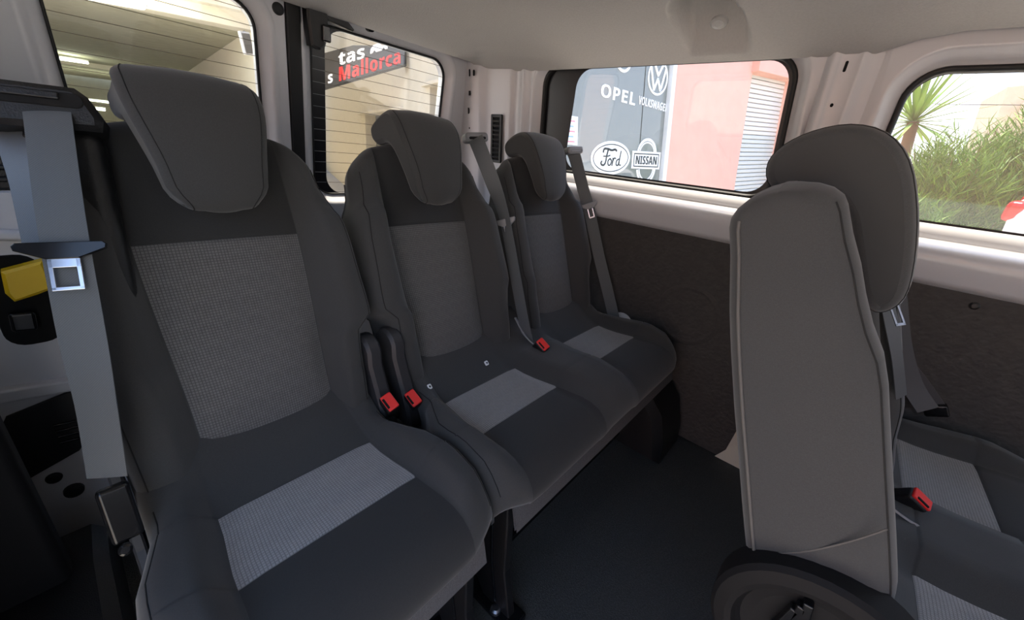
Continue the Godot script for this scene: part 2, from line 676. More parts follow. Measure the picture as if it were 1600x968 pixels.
# ---------------------------------------------------------------- van shell
func build_shell() -> void:
	var sh := Shape.new()
	sh.box(place(0.45, -0.03, -0.68), Vector3(4.3, 0.06, 1.92), 0.004)
	var fl := setting("floor", "black mottled rubber mat covering the van floor", "floor")
	part("mat", sh, "mat", fl)
	# headliner
	var s := Sheet.new()
	var xs := [-1.56, -1.54, -1.50, -1.44, -1.38]
	for k in 12:
		xs.append(-1.31 + 0.06 * k)
	for k in 31:
		xs.append(-0.59 + 0.008 * k)
	for k in 40:
		xs.append(-0.32 + 2.94 * k / 39.0)
	var fine := []
	for k in 45:
		fine.append(-1.507 + 0.009 * k)
	for k in 30:
		fine.append(-1.10 + 1.30 * k / 29.0)
	for x in xs:
		var row := []
		var raise := smooth(-0.10, 0.03, x)
		for z0 in fine:
			var u: float = clampf((z0 + 0.655) / 0.852, -1.0, 1.0)
			var edge := lerpf(1.381, 1.415, raise)
			var y := lerpf(1.462, edge, pow(absf(u), 4.5))
			y = minf(y, lerpf(1.411, 1.47, smooth(-1.57, -1.15, x)))
			# moulded pocket in the cove: flat, round towards the middle of the roof
			var dx: float = (x + 0.480) / 0.090
			var dz: float = maxf(0.0, (z0 + 1.30) / 0.135)
			var soft := 0.35 if dx < 0.0 else 0.10
			var pocket := 1.0 - smooth(1.0 - soft, 1.06, sqrt(dx * dx * absf(dx) + dz * dz))
			var floor_y := maxf(y, minf(1.552, 1.392 + 0.95 * (z0 + 1.475)))
			y = lerpf(y, floor_y, pocket)
			row.append(Vector3(x, y, -0.655 + u * lerpf(0.852, 0.83, raise)))
		s.add_row(row)
	s.finish(false, false)
	sh = s.part(0, s.rows - 1, 0, s.cols - 1)
	var ce := setting("ceiling", "pale grey fabric headliner of the van roof", "ceiling")
	part("headliner", sh, "headliner", ce)
	sh = Shape.new()
	sh.box(place(0.45, 1.60, -0.655), Vector3(4.3, 0.06, 1.95), 0.01)
	part("roof_skin", sh, "paint", ce)
	# clear lens in the pocket
	var hook := Shape.new()
	hook.lathe(Transform3D(Basis(Vector3(1, 0, 0), PI - 0.75) * Basis().scaled(Vector3(1.25, 1, 0.9)), Vector3(-0.475, 1.462, -1.402)), [Vector2(0.020, 0), Vector2(0.019, 0.010), Vector2(0.014, 0.016), Vector2(0.006, 0.018), Vector2(0, 0.018)], 18)
	var hk := thing("ceiling_lens", "small clear oval lens in the rounded pocket of the headliner", "lamp")
	part("lens", hook, "lens", hk)
	# front of the van: windscreen opening, outside the picture but letting daylight in
	var fw := setting("wall_front", "white front of the van around the windscreen", "wall")
	var loops := []
	for e in [[0.0, -0.9, 0.27, -1.55], ]:
		pass
	var o0 := rounded(-1.62, 0.31, -0.05, 1.6, 0.01, 5)
	var i0 := rounded(-1.48, 0.17, 0.80, 1.42, 0.08, 5)
	for e in [[o0, 2.5], [i0, 2.5], [i0, 2.58], [o0, 2.58], [o0, 2.5]]:
		var l := []
		for q in e[0]:
			l.append(Vector3(e[1], q.y, q.x))
		loops.append(l)
	part("panel", skin(loops), "paint", fw)
	sh = Shape.new()
	sh.slab(Transform3D(Basis(Vector3(0, 0, -1), Vector3.UP, Vector3(1, 0, 0)), Vector3(2.53, 0, 0)), rounded(-0.19, 1.50, 0.78, 1.44, 0.08), 0, 0.006)
	var ws := setting("window_6", "clear windscreen at the front of the van", "window")
	part("glass", sh, "pane", ws)

# a point on the side wall: x along, y up, in = towards the passengers; side -1 far wall, +1 door side
func wall_point(x: float, y: float, inward: float, far := true) -> Vector3:
	var z := -1.557 + 0.09 * maxf(0.0, y - 0.83) + inward
	return Vector3(x, y, z) if far else Vector3(x, y, -1.31 - z)

func wall_loop(poly: PackedVector2Array, inward: float, far := true) -> Array:
	var l := []
	for q in poly:
		l.append(wall_point(q.x, q.y, inward, far))
	return l

func leaned(poly: PackedVector2Array, y_mid: float, lean_left: float, lean_right: float, x_mid: float, half: float) -> PackedVector2Array:
	var o := PackedVector2Array()
	for q in poly:
		var k := clampf((q.x - x_mid) / half, -1.0, 1.0)
		var lean := lerpf(lean_left, lean_right, k * 0.5 + 0.5)
		o.append(Vector2(q.x + lean * (q.y - y_mid), q.y))
	return o

func window_zone(called: String, window_called: String, labels: Array, x0: float, x1: float, hole: Array, lean: Array, frit: float, far := true) -> void:
	# pressed metal round one window opening, then its seal, printed border and pane
	var mid: float = (hole[0] + hole[1]) * 0.5
	var half: float = (hole[1] - hole[0]) * 0.5
	var ring := func(grow: float, r: float) -> PackedVector2Array:
		return leaned(rounded(hole[0] - grow, hole[1] + grow, hole[2] - grow, hole[3] + grow, r, 8), 1.17, lean[0], lean[1], mid, half)
	var outer := rounded(x0, x1, 0.925, 1.58, 0.004, 8)
	var w := setting(called, labels[0], "wall")
	part("metal", skin([wall_loop(outer, -0.005, far), wall_loop(ring.call(0.050, 0.11), 0.0, far), wall_loop(ring.call(0.040, 0.105), 0.004, far), wall_loop(ring.call(0.032, 0.10), 0.001, far), wall_loop(ring.call(0.016, 0.085), -0.022, far), wall_loop(ring.call(0.004, 0.075), -0.030, far), wall_loop(ring.call(0.0, 0.07), -0.032, far), wall_loop(ring.call(0.0, 0.07), -0.075, far), wall_loop(outer, -0.075, far), wall_loop(outer, -0.005, far)], not far), "paint", w)
	var win := setting(window_called, labels[1], "window")
	part("seal", skin([wall_loop(ring.call(0.004, 0.075), -0.040, far), wall_loop(ring.call(0.003, 0.075), -0.026, far), wall_loop(ring.call(-0.003, 0.07), -0.022, far), wall_loop(ring.call(-0.010, 0.065), -0.026, far), wall_loop(ring.call(-0.012, 0.06), -0.040, far)], not far), "rubber", win)
	var glass := Shape.new()
	var zz := -0.044
	var pane: PackedVector2Array = ring.call(0.004, 0.075)
	var pane3 := wall_loop(pane, zz, far)
	var pane4 := wall_loop(pane, zz - 0.005, far)
	var idx := Geometry2D.triangulate_polygon(pane)
	var nz := Vector3(0, -0.09, 1).normalized() * (1.0 if far else -1.0)
	for k in range(0, idx.size(), 3):
		glass.tri(pane3[idx[k]], pane3[idx[k + 1]], pane3[idx[k + 2]], nz, nz, nz)
		glass.tri(pane4[idx[k]], pane4[idx[k + 1]], pane4[idx[k + 2]], -nz, -nz, -nz)
	part("glass", glass, "pane", win)
	# printed black border on the pane
	var edge := leaned(rounded(hole[0] + frit, hole[1] - 0.022, hole[2] + 0.018, hole[3] - 0.012, 0.065, 8), 1.17, lean[0] + (0.10 if frit > 0.05 else 0.0), lean[1], mid, half)
	part("printed_border", skin([wall_loop(pane, zz + 0.0015, far), wall_loop(edge, zz + 0.0015, far), wall_loop(edge, zz + 0.0007, far), wall_loop(pane, zz + 0.0007, far)], not far), "frit", win)

func build_side_wall() -> void:
	window_zone("wall_left", "window_1", ["white pressed metal of the van side around its rear window", "rear side window with wide black printed border, shop front behind it"], -1.25, -0.185, [-1.205, -0.240, 0.985, 1.400], [0.0, -0.10], 0.150)
	window_zone("wall_left", "window_2", ["white pressed metal of the van side around its front window", "side window with palm and feathery shrub behind it"], -0.075, 1.30, [-0.005, 1.20, 0.972, 1.352], [0.0, 0.0], 0.012)
	window_zone("wall_left", "window_5", ["white pressed metal of the van side around the cab window", "cab side window ahead of the seats"], 1.30, 2.52, [1.45, 2.40, 0.972, 1.352], [0.0, 0.0], 0.012)
	# pillar between the windows, with ridges
	var w := setting("wall_left", "white ridged pillar between the two side windows", "wall")
	var s := Sheet.new()
	for y in [0.925, 1.0, 1.1, 1.2, 1.3, 1.36, 1.58]:
		var row := []
		for e in [[-0.19, -0.004], [-0.182, 0.004], [-0.176, 0.013], [-0.168, 0.016], [-0.158, 0.010], [-0.150, 0.006], [-0.125, 0.006], [-0.116, 0.011], [-0.108, 0.011], [-0.098, 0.003], [-0.085, 0.001], [-0.07, -0.004]]:
			row.append(wall_point(e[0] - 0.03 * (y - 1.17) * (1.0 if e[0] < -0.13 else 0.3), y, e[1]))
		s.add_row(row)
	for y in [1.45, 0.925]:
		pass
	s.finish(false, false)
	part("metal", s.part(0, s.rows - 1, 0, s.cols - 1), "paint", w)
	var bk := Shape.new()
	bk.box(place(-0.13, 1.25, -1.585), Vector3(0.14, 0.66, 0.05), 0.002)
	part("outer_skin", bk, "paint", w)
	var hole := Shape.new()
	hole.slab(Transform3D(Basis(Vector3(1, 0, 0), Vector3(0, 0.996, 0.09), Vector3(0, -0.09, 0.996)), wall_point(-0.146, 1.355, 0.0062)), rounded(-0.0035, 0.0035, -0.013, 0.013, 0.003, 3), 0, 0.0012)
	part("slot", hole, "hole", w)
	hole = Shape.new()
	hole.slab(Transform3D(Basis(Vector3(1, 0, 0), Vector3(0, 0.996, 0.09), Vector3(0, -0.09, 0.996)), wall_point(-0.146, 1.262, 0.0062)), ellipse(0, 0, 0.004, 0.005, 12), 0, 0.0012)
	part("hole", hole, "hole", w)
	# rear pillar: ribs, punched holes
	w = setting("wall_left", "white ribbed rear corner pillar with punched holes", "wall")
	s = Sheet.new()
	for y in [-0.05, 0.5, 0.925, 1.0, 1.1, 1.2, 1.3, 1.36, 1.58]:
		var row := []
		for e in [[-1.66, 0.075], [-1.64, 0.074], [-1.60, 0.068], [-1.535, 0.058], [-1.520, 0.052], [-1.508, 0.038], [-1.495, 0.030], [-1.47, 0.026], [-1.40, 0.022], [-1.365, 0.020], [-1.355, 0.017], [-1.348, 0.008], [-1.335, 0.003], [-1.315, 0.004], [-1.298, 0.013], [-1.288, 0.014], [-1.275, 0.006], [-1.26, 0.0], [-1.24, -0.004]]:
			row.append(wall_point(e[0], y, e[1]))
		s.add_row(row)
	s.finish(false, false)
	part("metal", s.part(0, s.rows - 1, 0, s.cols - 1), "paint", w)
	bk = Shape.new()
	bk.box(place(-1.45, 0.7, -1.60), Vector3(0.46, 1.52, 0.06), 0.002)
	part("outer_skin", bk, "paint", w)
	var face := Basis(Vector3(0.985, 0, 0.17), Vector3(0, 0.996, 0.09), Vector3(-0.17, -0.09, 0.98)).orthonormalized()
	for e in [[-1.582, 1.372, 0.005, 0.015, 0.004], [-1.552, 1.371, 0.008, 0.013, 0.008], [-1.582, 1.288, 0.008, 0.010, 0.001], [-1.592, 1.212, 0.010, 0.014, 0.010], [-1.585, 1.135, 0.004, 0.004, 0.004]]:
		hole = Shape.new()
		hole.slab(Transform3D(face, wall_point(e[0], e[1], 0.0665)), rounded(-e[2], e[2], -e[3], e[3], minf(e[4], minf(e[2], e[3]) * 0.95), 4), 0, 0.0015)
		part("hole", hole, "hole", w)
	# lower outer skin
	w = setting("wall_left", "white lower body side behind the dark lining", "wall")
	sh_box(w, "outer_skin", Vector3(0.63, 0.45, -1.60), Vector3(3.8, 1.0, 0.06), "paint")
	# belt rail: pressed ledge under the windows
	w = setting("trim_1", "white painted metal ledge running below the side windows", "trim")
	s = Sheet.new()
	for e in [[0.985, -0.020], [0.972, -0.006], [0.960, 0.000], [0.949, 0.002], [0.943, 0.008], [0.938, 0.024], [0.932, 0.044], [0.922, 0.056], [0.908, 0.061], [0.888, 0.060], [0.850, 0.050], [0.838, 0.046], [0.826, 0.020]]:
		var row := []
		for k in 40:
			row.append(wall_point(-1.27 + 3.7 * k / 39.0, e[0], e[1]))
		s.add_row(row)
	s.finish(false, true)
	part("ledge", s.part(0, s.rows - 1, 0, s.cols - 1), "paint", w)
	# dark lining
	w = setting("trim_2", "dark hardboard lining on the lower van side", "trim")
	sh_box(w, "board", Vector3(0.62, 0.425, -1.542), Vector3(3.72, 0.835, 0.020), "hardboard")
	var ring := Shape.new()
	ring.lathe(Transform3D(Basis(Vector3(1, 0, 0), PI * 0.5), Vector3(-0.36, 0.53, -1.533)), [Vector2(0.125, 0.0), Vector2(0.120, 0.003), Vector2(0.108, 0.005), Vector2(0.098, 0.0035), Vector2(0.0, 0.0035)], 40)
	part("round_cover", ring, "hardboard", w)
	var screw := Shape.new()
	screw.lathe(Transform3D(Basis(Vector3(1, 0, 0), PI * 0.5), Vector3(0.315, 0.80, -1.533)), [Vector2(0.011, 0.0), Vector2(0.010, 0.003), Vector2(0.006, 0.005), Vector2(0.0, 0.0055)], 16)
	part("screw", screw, "black_plastic", w)
	var patch := Shape.new()
	patch.slab(place(0, 0, -1.533), PackedVector2Array([Vector2(-0.105, 0.0), Vector2(-0.078, 0.05), Vector2(-0.062, 0.21), Vector2(0.0, 0.21), Vector2(0.0, 0.0)]), 0, 0.003)
	part("bare_metal", patch, "cream", w).set_meta("label", "pale bare metal showing at the foot of the lining")
	var disc := Shape.new()
	disc.lathe(Transform3D(Basis(Vector3(1, 0, 0), PI * 0.5), Vector3(-0.612, 0.40, -1.533)), [Vector2(0.05, 0.0), Vector2(0.048, 0.006), Vector2(0.03, 0.012), Vector2(0.0, 0.014)], 24)
	part("pale_cap", disc, "paint", w).set_meta("label", "pale round cap low on the dark lining")
	# vent grille on the rear pillar
	var v := thing("air_vent", "narrow black slotted air vent on the rear corner pillar", "vent")
	var f2 := Basis(Vector3(1, 0, 0.04), Vector3(0.13, 0.99, 0.09), Vector3(-0.04, -0.09, 0.99)).orthonormalized()
	var vt := Transform3D(f2, wall_point(-1.432, 1.105, 0.024))
	vent_parts(v, vt)

func vent_parts(v: Node3D, vt: Transform3D) -> void:
	var sh := Shape.new()
	sh.slab(vt, rounded(-0.036, 0.036, -0.115, 0.10, 0.008, 4), 0, 0.004, 0.001)
	part("backing", sh, "hole", v)
	sh = Shape.new()
	for s in [-1.0, 1.0]:
		sh.box(vt * place(0.030 * s, -0.0075, 0.006), Vector3(0.014, 0.215, 0.010), 0.003)
	sh.box(vt * place(0, 0.094, 0.006), Vector3(0.072, 0.014, 0.010), 0.003)
	sh.box(vt * place(0, -0.109, 0.006), Vector3(0.072, 0.014, 0.010), 0.003)
	part("frame", sh, "black_plastic", v)
	for k in 9:
		sh = Shape.new()
		sh.box(vt * Transform3D(Basis(Vector3(1, 0, 0), 0.5), Vector3(0, 0.072 - 0.0205 * k, 0.006)), Vector3(0.048, 0.0105, 0.006), 0.002)
		part("slat", sh, "black_plastic", v)

func sh_box(parent: Node, called: String, at: Vector3, size: Vector3, m: String, r := 0.003) -> void:
	var sh := Shape.new()
	sh.box(Transform3D(Basis(), at), size, r)
	part(called, sh, m, parent)

# a point on the rear doors
func rear_point(z: float, y: float, inward: float) -> Vector3:
	return Vector3(-1.60 - 0.14 * (1.40 - maxf(y, 0.75)) + inward, y, z)

func rear_loop(poly: PackedVector2Array, inward: float) -> Array:
	var l := []
	for q in poly:
		l.append(rear_point(q.x, q.y, inward))
	return l

func rear_door(called: String, window_called: String, labels: Array, z0: float, z1: float, hole: Array, frit_hi: float) -> void:
	var ring := func(grow: float, r: float) -> PackedVector2Array:
		return rounded(hole[0] - grow, hole[1] + grow, hole[2] - grow, hole[3] + grow, r, 8)
	var outer := rounded(z0, z1, 0.70, 1.58, 0.012, 8)
	var d := setting(called, labels[0], "door")
	part("frame", skin([rear_loop(outer, -0.01), rear_loop(rounded(z0 + 0.006, z1 - 0.006, 0.706, 1.574, 0.012, 8), 0.0), rear_loop(ring.call(0.052, 0.12), 0.0), rear_loop(ring.call(0.046, 0.115), 0.005), rear_loop(ring.call(0.034, 0.105), 0.005), rear_loop(ring.call(0.026, 0.10), -0.004), rear_loop(ring.call(0.010, 0.085), -0.026), rear_loop(ring.call(0.0, 0.075), -0.030), rear_loop(ring.call(0.0, 0.075), -0.07), rear_loop(outer, -0.07), rear_loop(outer, -0.01)], true), "paint", d)
	sh_box(d, "lower_panel", Vector3(-1.715, 0.32, (z0 + z1) * 0.5), Vector3(0.05, 0.78, z1 - z0), "paint", 0.006)
	var win := setting(window_called, labels[1], "window")
	part("seal", skin([rear_loop(ring.call(0.003, 0.075), -0.036), rear_loop(ring.call(0.002, 0.075), -0.028), rear_loop(ring.call(-0.004, 0.07), -0.028), rear_loop(ring.call(-0.005, 0.07), -0.036)], true), "rubber", win)
	var glass := Shape.new()
	var pane: PackedVector2Array = ring.call(0.003, 0.075)
	var a := rear_loop(pane, -0.040)
	var b := rear_loop(pane, -0.045)
	var idx := Geometry2D.triangulate_polygon(pane)
	var nx := Vector3(1, -0.14, 0).normalized()
	for k in range(0, idx.size(), 3):
		glass.tri(a[idx[k]], a[idx[k + 1]], a[idx[k + 2]], nx, nx, nx)
		glass.tri(b[idx[k]], b[idx[k + 1]], b[idx[k + 2]], -nx, -nx, -nx)
	part("glass", glass, "pane", win)
	if frit_hi > 0.0:
		var edge := rounded(hole[0] + 0.002, hole[1] - frit_hi, hole[2] + 0.002, hole[3] - 0.004, 0.072, 8)
		part("printed_border", skin([rear_loop(pane, -0.0385), rear_loop(edge, -0.0385), rear_loop(edge, -0.0393), rear_loop(pane, -0.0393)], true), "frit", win)
	# heating wires
	var count := 15
	for k in count:
		var y: float = hole[3] - 0.022 - k * (hole[3] - hole[2] - 0.03) / (count - 1)
		var cut := 0.0
		if hole[3] - y < 0.07:
			cut = 0.075 - sqrt(maxf(0.0, 0.075 * 0.075 - pow(0.075 - (hole[3] - y), 2)))
		if y - hole[2] < 0.07:
			cut = 0.075 - sqrt(maxf(0.0, 0.075 * 0.075 - pow(0.075 - (y - hole[2]), 2)))
		var wire := Shape.new()
		wire.box(Transform3D(Basis(), rear_point((hole[0] + hole[1] - frit_hi) * 0.5, y, -0.0375)), Vector3(0.0008, 0.0016, hole[1] - hole[0] - frit_hi - 2.0 * cut), 0.0003)
		part("heating_wire", wire, "wire", win)
		if frit_hi > 0.0:
			var w2 := Shape.new()
			w2.box(Transform3D(Basis(), rear_point(hole[1] - frit_hi * 0.5 - cut * 0.5, y, -0.0372)), Vector3(0.0008, 0.0016, frit_hi - cut), 0.0003)
			part("heating_wire", w2, "silver_line", win)

func build_rear_doors() -> void:
	rear_door("door_1", "window_3", ["white rear door beside the corner pillar, sign behind its window", "rear door window with heating wires and black border, sign behind it"], -1.478, -0.682, [-1.335, -0.728, 0.80, 1.398], 0.055)
	rear_door("door_2", "window_4", ["white rear door behind the single seat, workshop lights behind its window", "rear door window with heating wires, workshop lights behind it"], -0.640, 0.22, [-0.556, -0.090, 0.80, 1.398], 0.0)
	var w := setting("trim_3", "black rubber seal where the two rear doors meet", "trim")
	var sh := Shape.new()
	var tilt := Basis(Vector3(0, 0, 1), -0.139)
	sh.box(Transform3D(tilt, rear_point(-0.661, 1.10, -0.002)), Vector3(0.02, 0.80, 0.046), 0.006, 2)
	part("seal", sh, "rubber", w)
	w = setting("trim_4", "black rubber seal between rear door and corner pillar", "trim")
	sh = Shape.new()
	sh.box(Transform3D(tilt, rear_point(-1.487, 1.08, 0.012)), Vector3(0.022, 0.80, 0.018), 0.006, 2)
	part("seal", sh, "rubber", w)
	# outer back panel that closes the van behind the pillar
	w = setting("wall_back", "white body metal round the rear doors", "wall")
	sh_box(w, "corner_post", Vector3(-1.70, 0.72, -1.56), Vector3(0.14, 1.6, 0.16), "paint")
	sh_box(w, "corner_post", Vector3(-1.70, 0.72, 0.28), Vector3(0.14, 1.6, 0.13), "paint")
	var hd := Shape.new()
	var s := Sheet.new()
	for e in [[-1.50, 1.45], [-1.555, 1.424], [-1.575, 1.422], [-1.582, 1.430], [-1.64, 1.48]]:
		var row := []
		for k in 20:
			row.append(Vector3(e[0], e[1], lerpf(0.25, -1.50, k / 19.0)))
		s.add_row(row)
	s.finish(false, true)
	part("header", s.part(0, s.rows - 1, 0, s.cols - 1), "paint", w)
	var facing := Basis(Vector3(0, 0, -1), Vector3(0.14, 0.99, 0), Vector3(0.99, -0.14, 0)).orthonormalized()
	for e in [[-0.925, 1.416, 0.013, 0.008], [-1.02, 1.419, 0.006, 0.002]]:
		hd = Shape.new()
		hd.slab(Transform3D(facing, rear_point(e[0], e[1], 0.012)), ellipse(0, 0, e[2], e[3], 16), 0, 0.018)
		part("hole", hd, "hole", w)
	# lock of the far rear door
	var lock := thing("door_lock", "black plastic door lock at the top of the rear door", "lock")
	sh = Shape.new()
	sh.slab(Transform3D(facing, rear_point(-0.725, 1.36, 0.002)), PackedVector2Array([Vector2(-0.040, 0.075), Vector2(0.03, 0.075), Vector2(0.032, 0.0), Vector2(0.022, -0.035), Vector2(0.004, -0.05), Vector2(-0.026, -0.045), Vector2(-0.034, 0.0)]), 0, 0.05, 0.008)
	part("housing", sh, "black_plastic", lock)
	sh = Shape.new()
	sh.slab(Transform3D(facing, rear_point(-0.725, 1.36, 0.0)), PackedVector2Array([Vector2(-0.03, 0.08), Vector2(0.10, 0.075), Vector2(0.112, 0.058), Vector2(0.135, 0.040), Vector2(0.128, 0.034), Vector2(0.02, 0.045), Vector2(-0.03, 0.04)]), 0, 0.035, 0.005)
	part("striker_arm", sh, "black_plastic", lock)
	sh = Shape.new()
	sh.box(Transform3D(facing, rear_point(-0.745, 1.355, 0.055)), Vector3(0.03, 0.05, 0.02), 0.006, 2)
	part("latch", sh, "gloss_black", lock)
	# plug in the near door
	var pl := thing("rubber_plug", "black round rubber plug at the top corner of the rear door", "plug")
	sh = Shape.new()
	sh.lathe(Transform3D(facing * Basis(Vector3(1, 0, 0), PI * 0.5), rear_point(-0.617, 1.395, 0.0)), [Vector2(0.018, 0), Vector2(0.017, 0.004), Vector2(0.010, 0.006), Vector2(0, 0.006)], 20)
	part("cap", sh, "rubber", pl)
	# lens of the roof lamp at the rear
	var lamp := thing("roof_lamp", "small clear roof lamp set in the headliner above the rear seats", "lamp")
	sh = Shape.new()
	sh.box(Transform3D(Basis(Vector3.UP, 0.3), seen(638, -6, 1.32)), Vector3(0.09, 0.014, 0.05), 0.006, 2)
	part("lens", sh, "lens", lamp)

func build_open_side() -> void:
	# door side of the van: quarter window behind, sliding door pushed open, cab ahead
	window_zone("wall_right", "window_7", ["white pressed metal of the door side around its rear window", "rear window on the sliding door side"], -1.62, -0.46, [-1.205, -0.52, 0.985, 1.352], [0.0, 0.0], 0.012, false)
	var w := setting("wall_right", "white lower body on the door side behind the single seat", "wall")
	sh_box(w, "outer_skin", Vector3(-1.06, 0.45, 0.295), Vector3(1.2, 1.0, 0.05), "paint")
	w = setting("wall_right", "white roof rail above the sliding door opening", "wall")
	sh_box(w, "rail", Vector3(0.25, 1.495, 0.24), Vector3(1.5, 0.19, 0.12), "paint", 0.02)
	w = setting("wall_right", "white body side ahead of the sliding door opening", "wall")
	window_zone("wall_right", "window_8", ["white body side around the cab door window", "cab door window on the sliding door side"], 0.95, 2.52, [1.40, 2.35, 0.972, 1.352], [0.0, 0.0], 0.012, false)
	sh_box(w, "outer_skin", Vector3(1.74, 0.45, 0.295), Vector3(1.6, 1.0, 0.05), "paint")

# ---------------------------------------------------------------- seats
# seat frame: origin on the floor, x forward; the backrest springs from x = -0.2, y = 0.5
var back_shift := 0.0
func back_point(off: float, v: float, z: float) -> Vector3:
	return Vector3(-0.2 + back_shift + off * cos(RECLINE) - v * sin(RECLINE), 0.5 + off * sin(RECLINE) + v * cos(RECLINE), z)

func make_backrest(seat: Node3D, zc: float, notch_plus: float, notch_minus: float, square := 0.0) -> void:
	var body := Node3D.new()
	body.name = "backrest"
	seat.add_child(body, true)
	var vs := [-0.10, -0.07, -0.04, -0.01, 0.02, 0.05, 0.08, 0.11, 0.135, 0.15, 0.165, 0.18, 0.21, 0.25, 0.29, 0.33, 0.355, 0.361, 0.364, 0.367, 0.373, 0.40, 0.43, 0.46, 0.49, 0.52, 0.55]
	var caps := 5
	var sheet := Sheet.new()
	var nin := 7
	var seam_row := vs.find(0.364)
	var kk := 0
	for ri in vs.size() + caps:
		var v: float = vs[mini(ri, vs.size() - 1)]
		var q := 0.0
		if ri >= vs.size():
			q = PI * 0.5 * (ri - vs.size() + 1) / caps
		var bol := table([[-0.1, 0.03], [0.05, 0.045], [0.16, 0.060], [0.38, 0.058], [0.46, lerpf(0.034, 0.046, square)], [0.55, lerpf(0.018, 0.036, square)]], v)
		var nb := table([[-0.1, -0.082], [0.4, -0.083], [0.55, lerpf(-0.066, -0.080, square)]], v)
		var ins := table([[0.0, 0.119], [0.364, 0.131], [0.55, 0.128]], v)
		var middle := -0.024
		var halves := []
		for side in [-1.0, 1.0]:
			var notch: float = notch_plus if side > 0 else notch_minus
			var wide := table([[-0.1, 0.228], [0.18, 0.236], [0.30, 0.230], [0.45, 0.217], [0.55, 0.200]], v) - notch * (1.0 - smooth(0.13, 0.17, v))
			var rr := 0.034
			var rb := 0.022
			var half := []     # [w, off] from the front middle to the back middle
			for k in nin + 1:
				var w := ins * k / nin
				var o := 0.006 * (1.0 - pow(w / ins, 2)) + 0.014 * exp(-pow((v - 0.10) / 0.09, 2)) * (1.0 - pow(w / ins, 4))
				if k == nin:
					o -= 0.004
				half.append([w, o])
			for t in [0.06, 0.16, 0.32, 0.5, 0.7, 0.88]:
				half.append([lerpf(ins, wide - rr, t), bol * smooth(-0.05, 0.72, t) + (0.0 if t > 0.1 else -0.003)])
			for k in 6:
				var a := PI * 0.5 * k / 5
				half.append([wide - rr + rr * sin(a), bol - rr + rr * cos(a)])
			for t in [0.33, 0.66]:
				half.append([wide + 0.004 * sin(PI * t), lerpf(bol - rr, nb + rb, t)])
			for k in 5:
				var a := PI * 0.5 * k / 4
				half.append([wide - rb + rb * cos(a), nb + rb - rb * sin(a)])
			half.append([wide * 0.5, nb - 0.004])
			half.append([0.0, nb - 0.006])
			kk = half.size() - 1
			halves.append(half)
		var row := []
		var list := []
		for k in range(kk, 0, -1):
			list.append([-halves[0][k][0], halves[0][k][1], k])
		for k in kk + 1:
			list.append([halves[1][k][0], halves[1][k][1], k])
		for e in list:
			var w: float = e[0]
			var o: float = e[1]
			var vv := v
			if ri == seam_row and e[2] < nin:
				o -= 0.004
			if q > 0.0:
				vv = v + 0.034 * sin(q)
				o = middle + (o - middle) * cos(q)
				w *= 1.0 - 0.05 * (1.0 - cos(q))
			var aw := absf(w)
			var drop := (0.016 * pow(aw / 0.12, 2) + 0.062 * pow(maxf(0.0, (aw - 0.12) / 0.10), 2)) * (1.0 - square)
			vv -= (drop - 0.022 * square) * smooth(0.36, 0.56, v)
			row.append(back_point(o, vv, zc + w))
		sheet.add_row(row)
	sheet.finish(true, true)
	var c := kk
	var last := sheet.rows - 1
	part("center_panel", sheet.part(0, seam_row, c - nin, c + nin), "check", body).set_meta("label", "grey checked woven centre panel")
	part("upper_panel", sheet.part(seam_row, last, c - nin, c + nin), "fabric_dark", body)
	var wing := nin + 12
	part("bolster", sheet.part(0, last, c - wing, c - nin), "fabric", body)
	part("bolster", sheet.part(0, last, c + nin, c + wing), "fabric", body)
	var sh := sheet.part(0, last, 0, c - wing)
	for i in last:
		for j in range(c + wing, sheet.cols - 1):
			sheet.cell(sh, i, j)
	part("back_cover", sh, "fabric", body)
	# piping along the rear edge of each flank
	for jj in [c - wing - 4, c + wing + 4]:
		var pts := []
		for i in range(1, vs.size() + 1):
			pts.append(sheet.at(i, jj) + sheet.n[i * sheet.cols + jj] * 0.0006)
		var pp := Shape.new()
		pp.tube(pts, 0.0022, 6)
		part("piping", pp, "piping", body)
	# stitched seam along the front of each flank
	for jj in [c - nin - 9, c + nin + 9]:
		var pts := []
		for i in range(1, vs.size() + 1):
			pts.append(sheet.at(i, jj) + sheet.n[i * sheet.cols + jj] * 0.0002)
		var pp := Shape.new()
		pp.tube(pts, 0.0011, 5)
		part("seam", pp, "stitch", body)

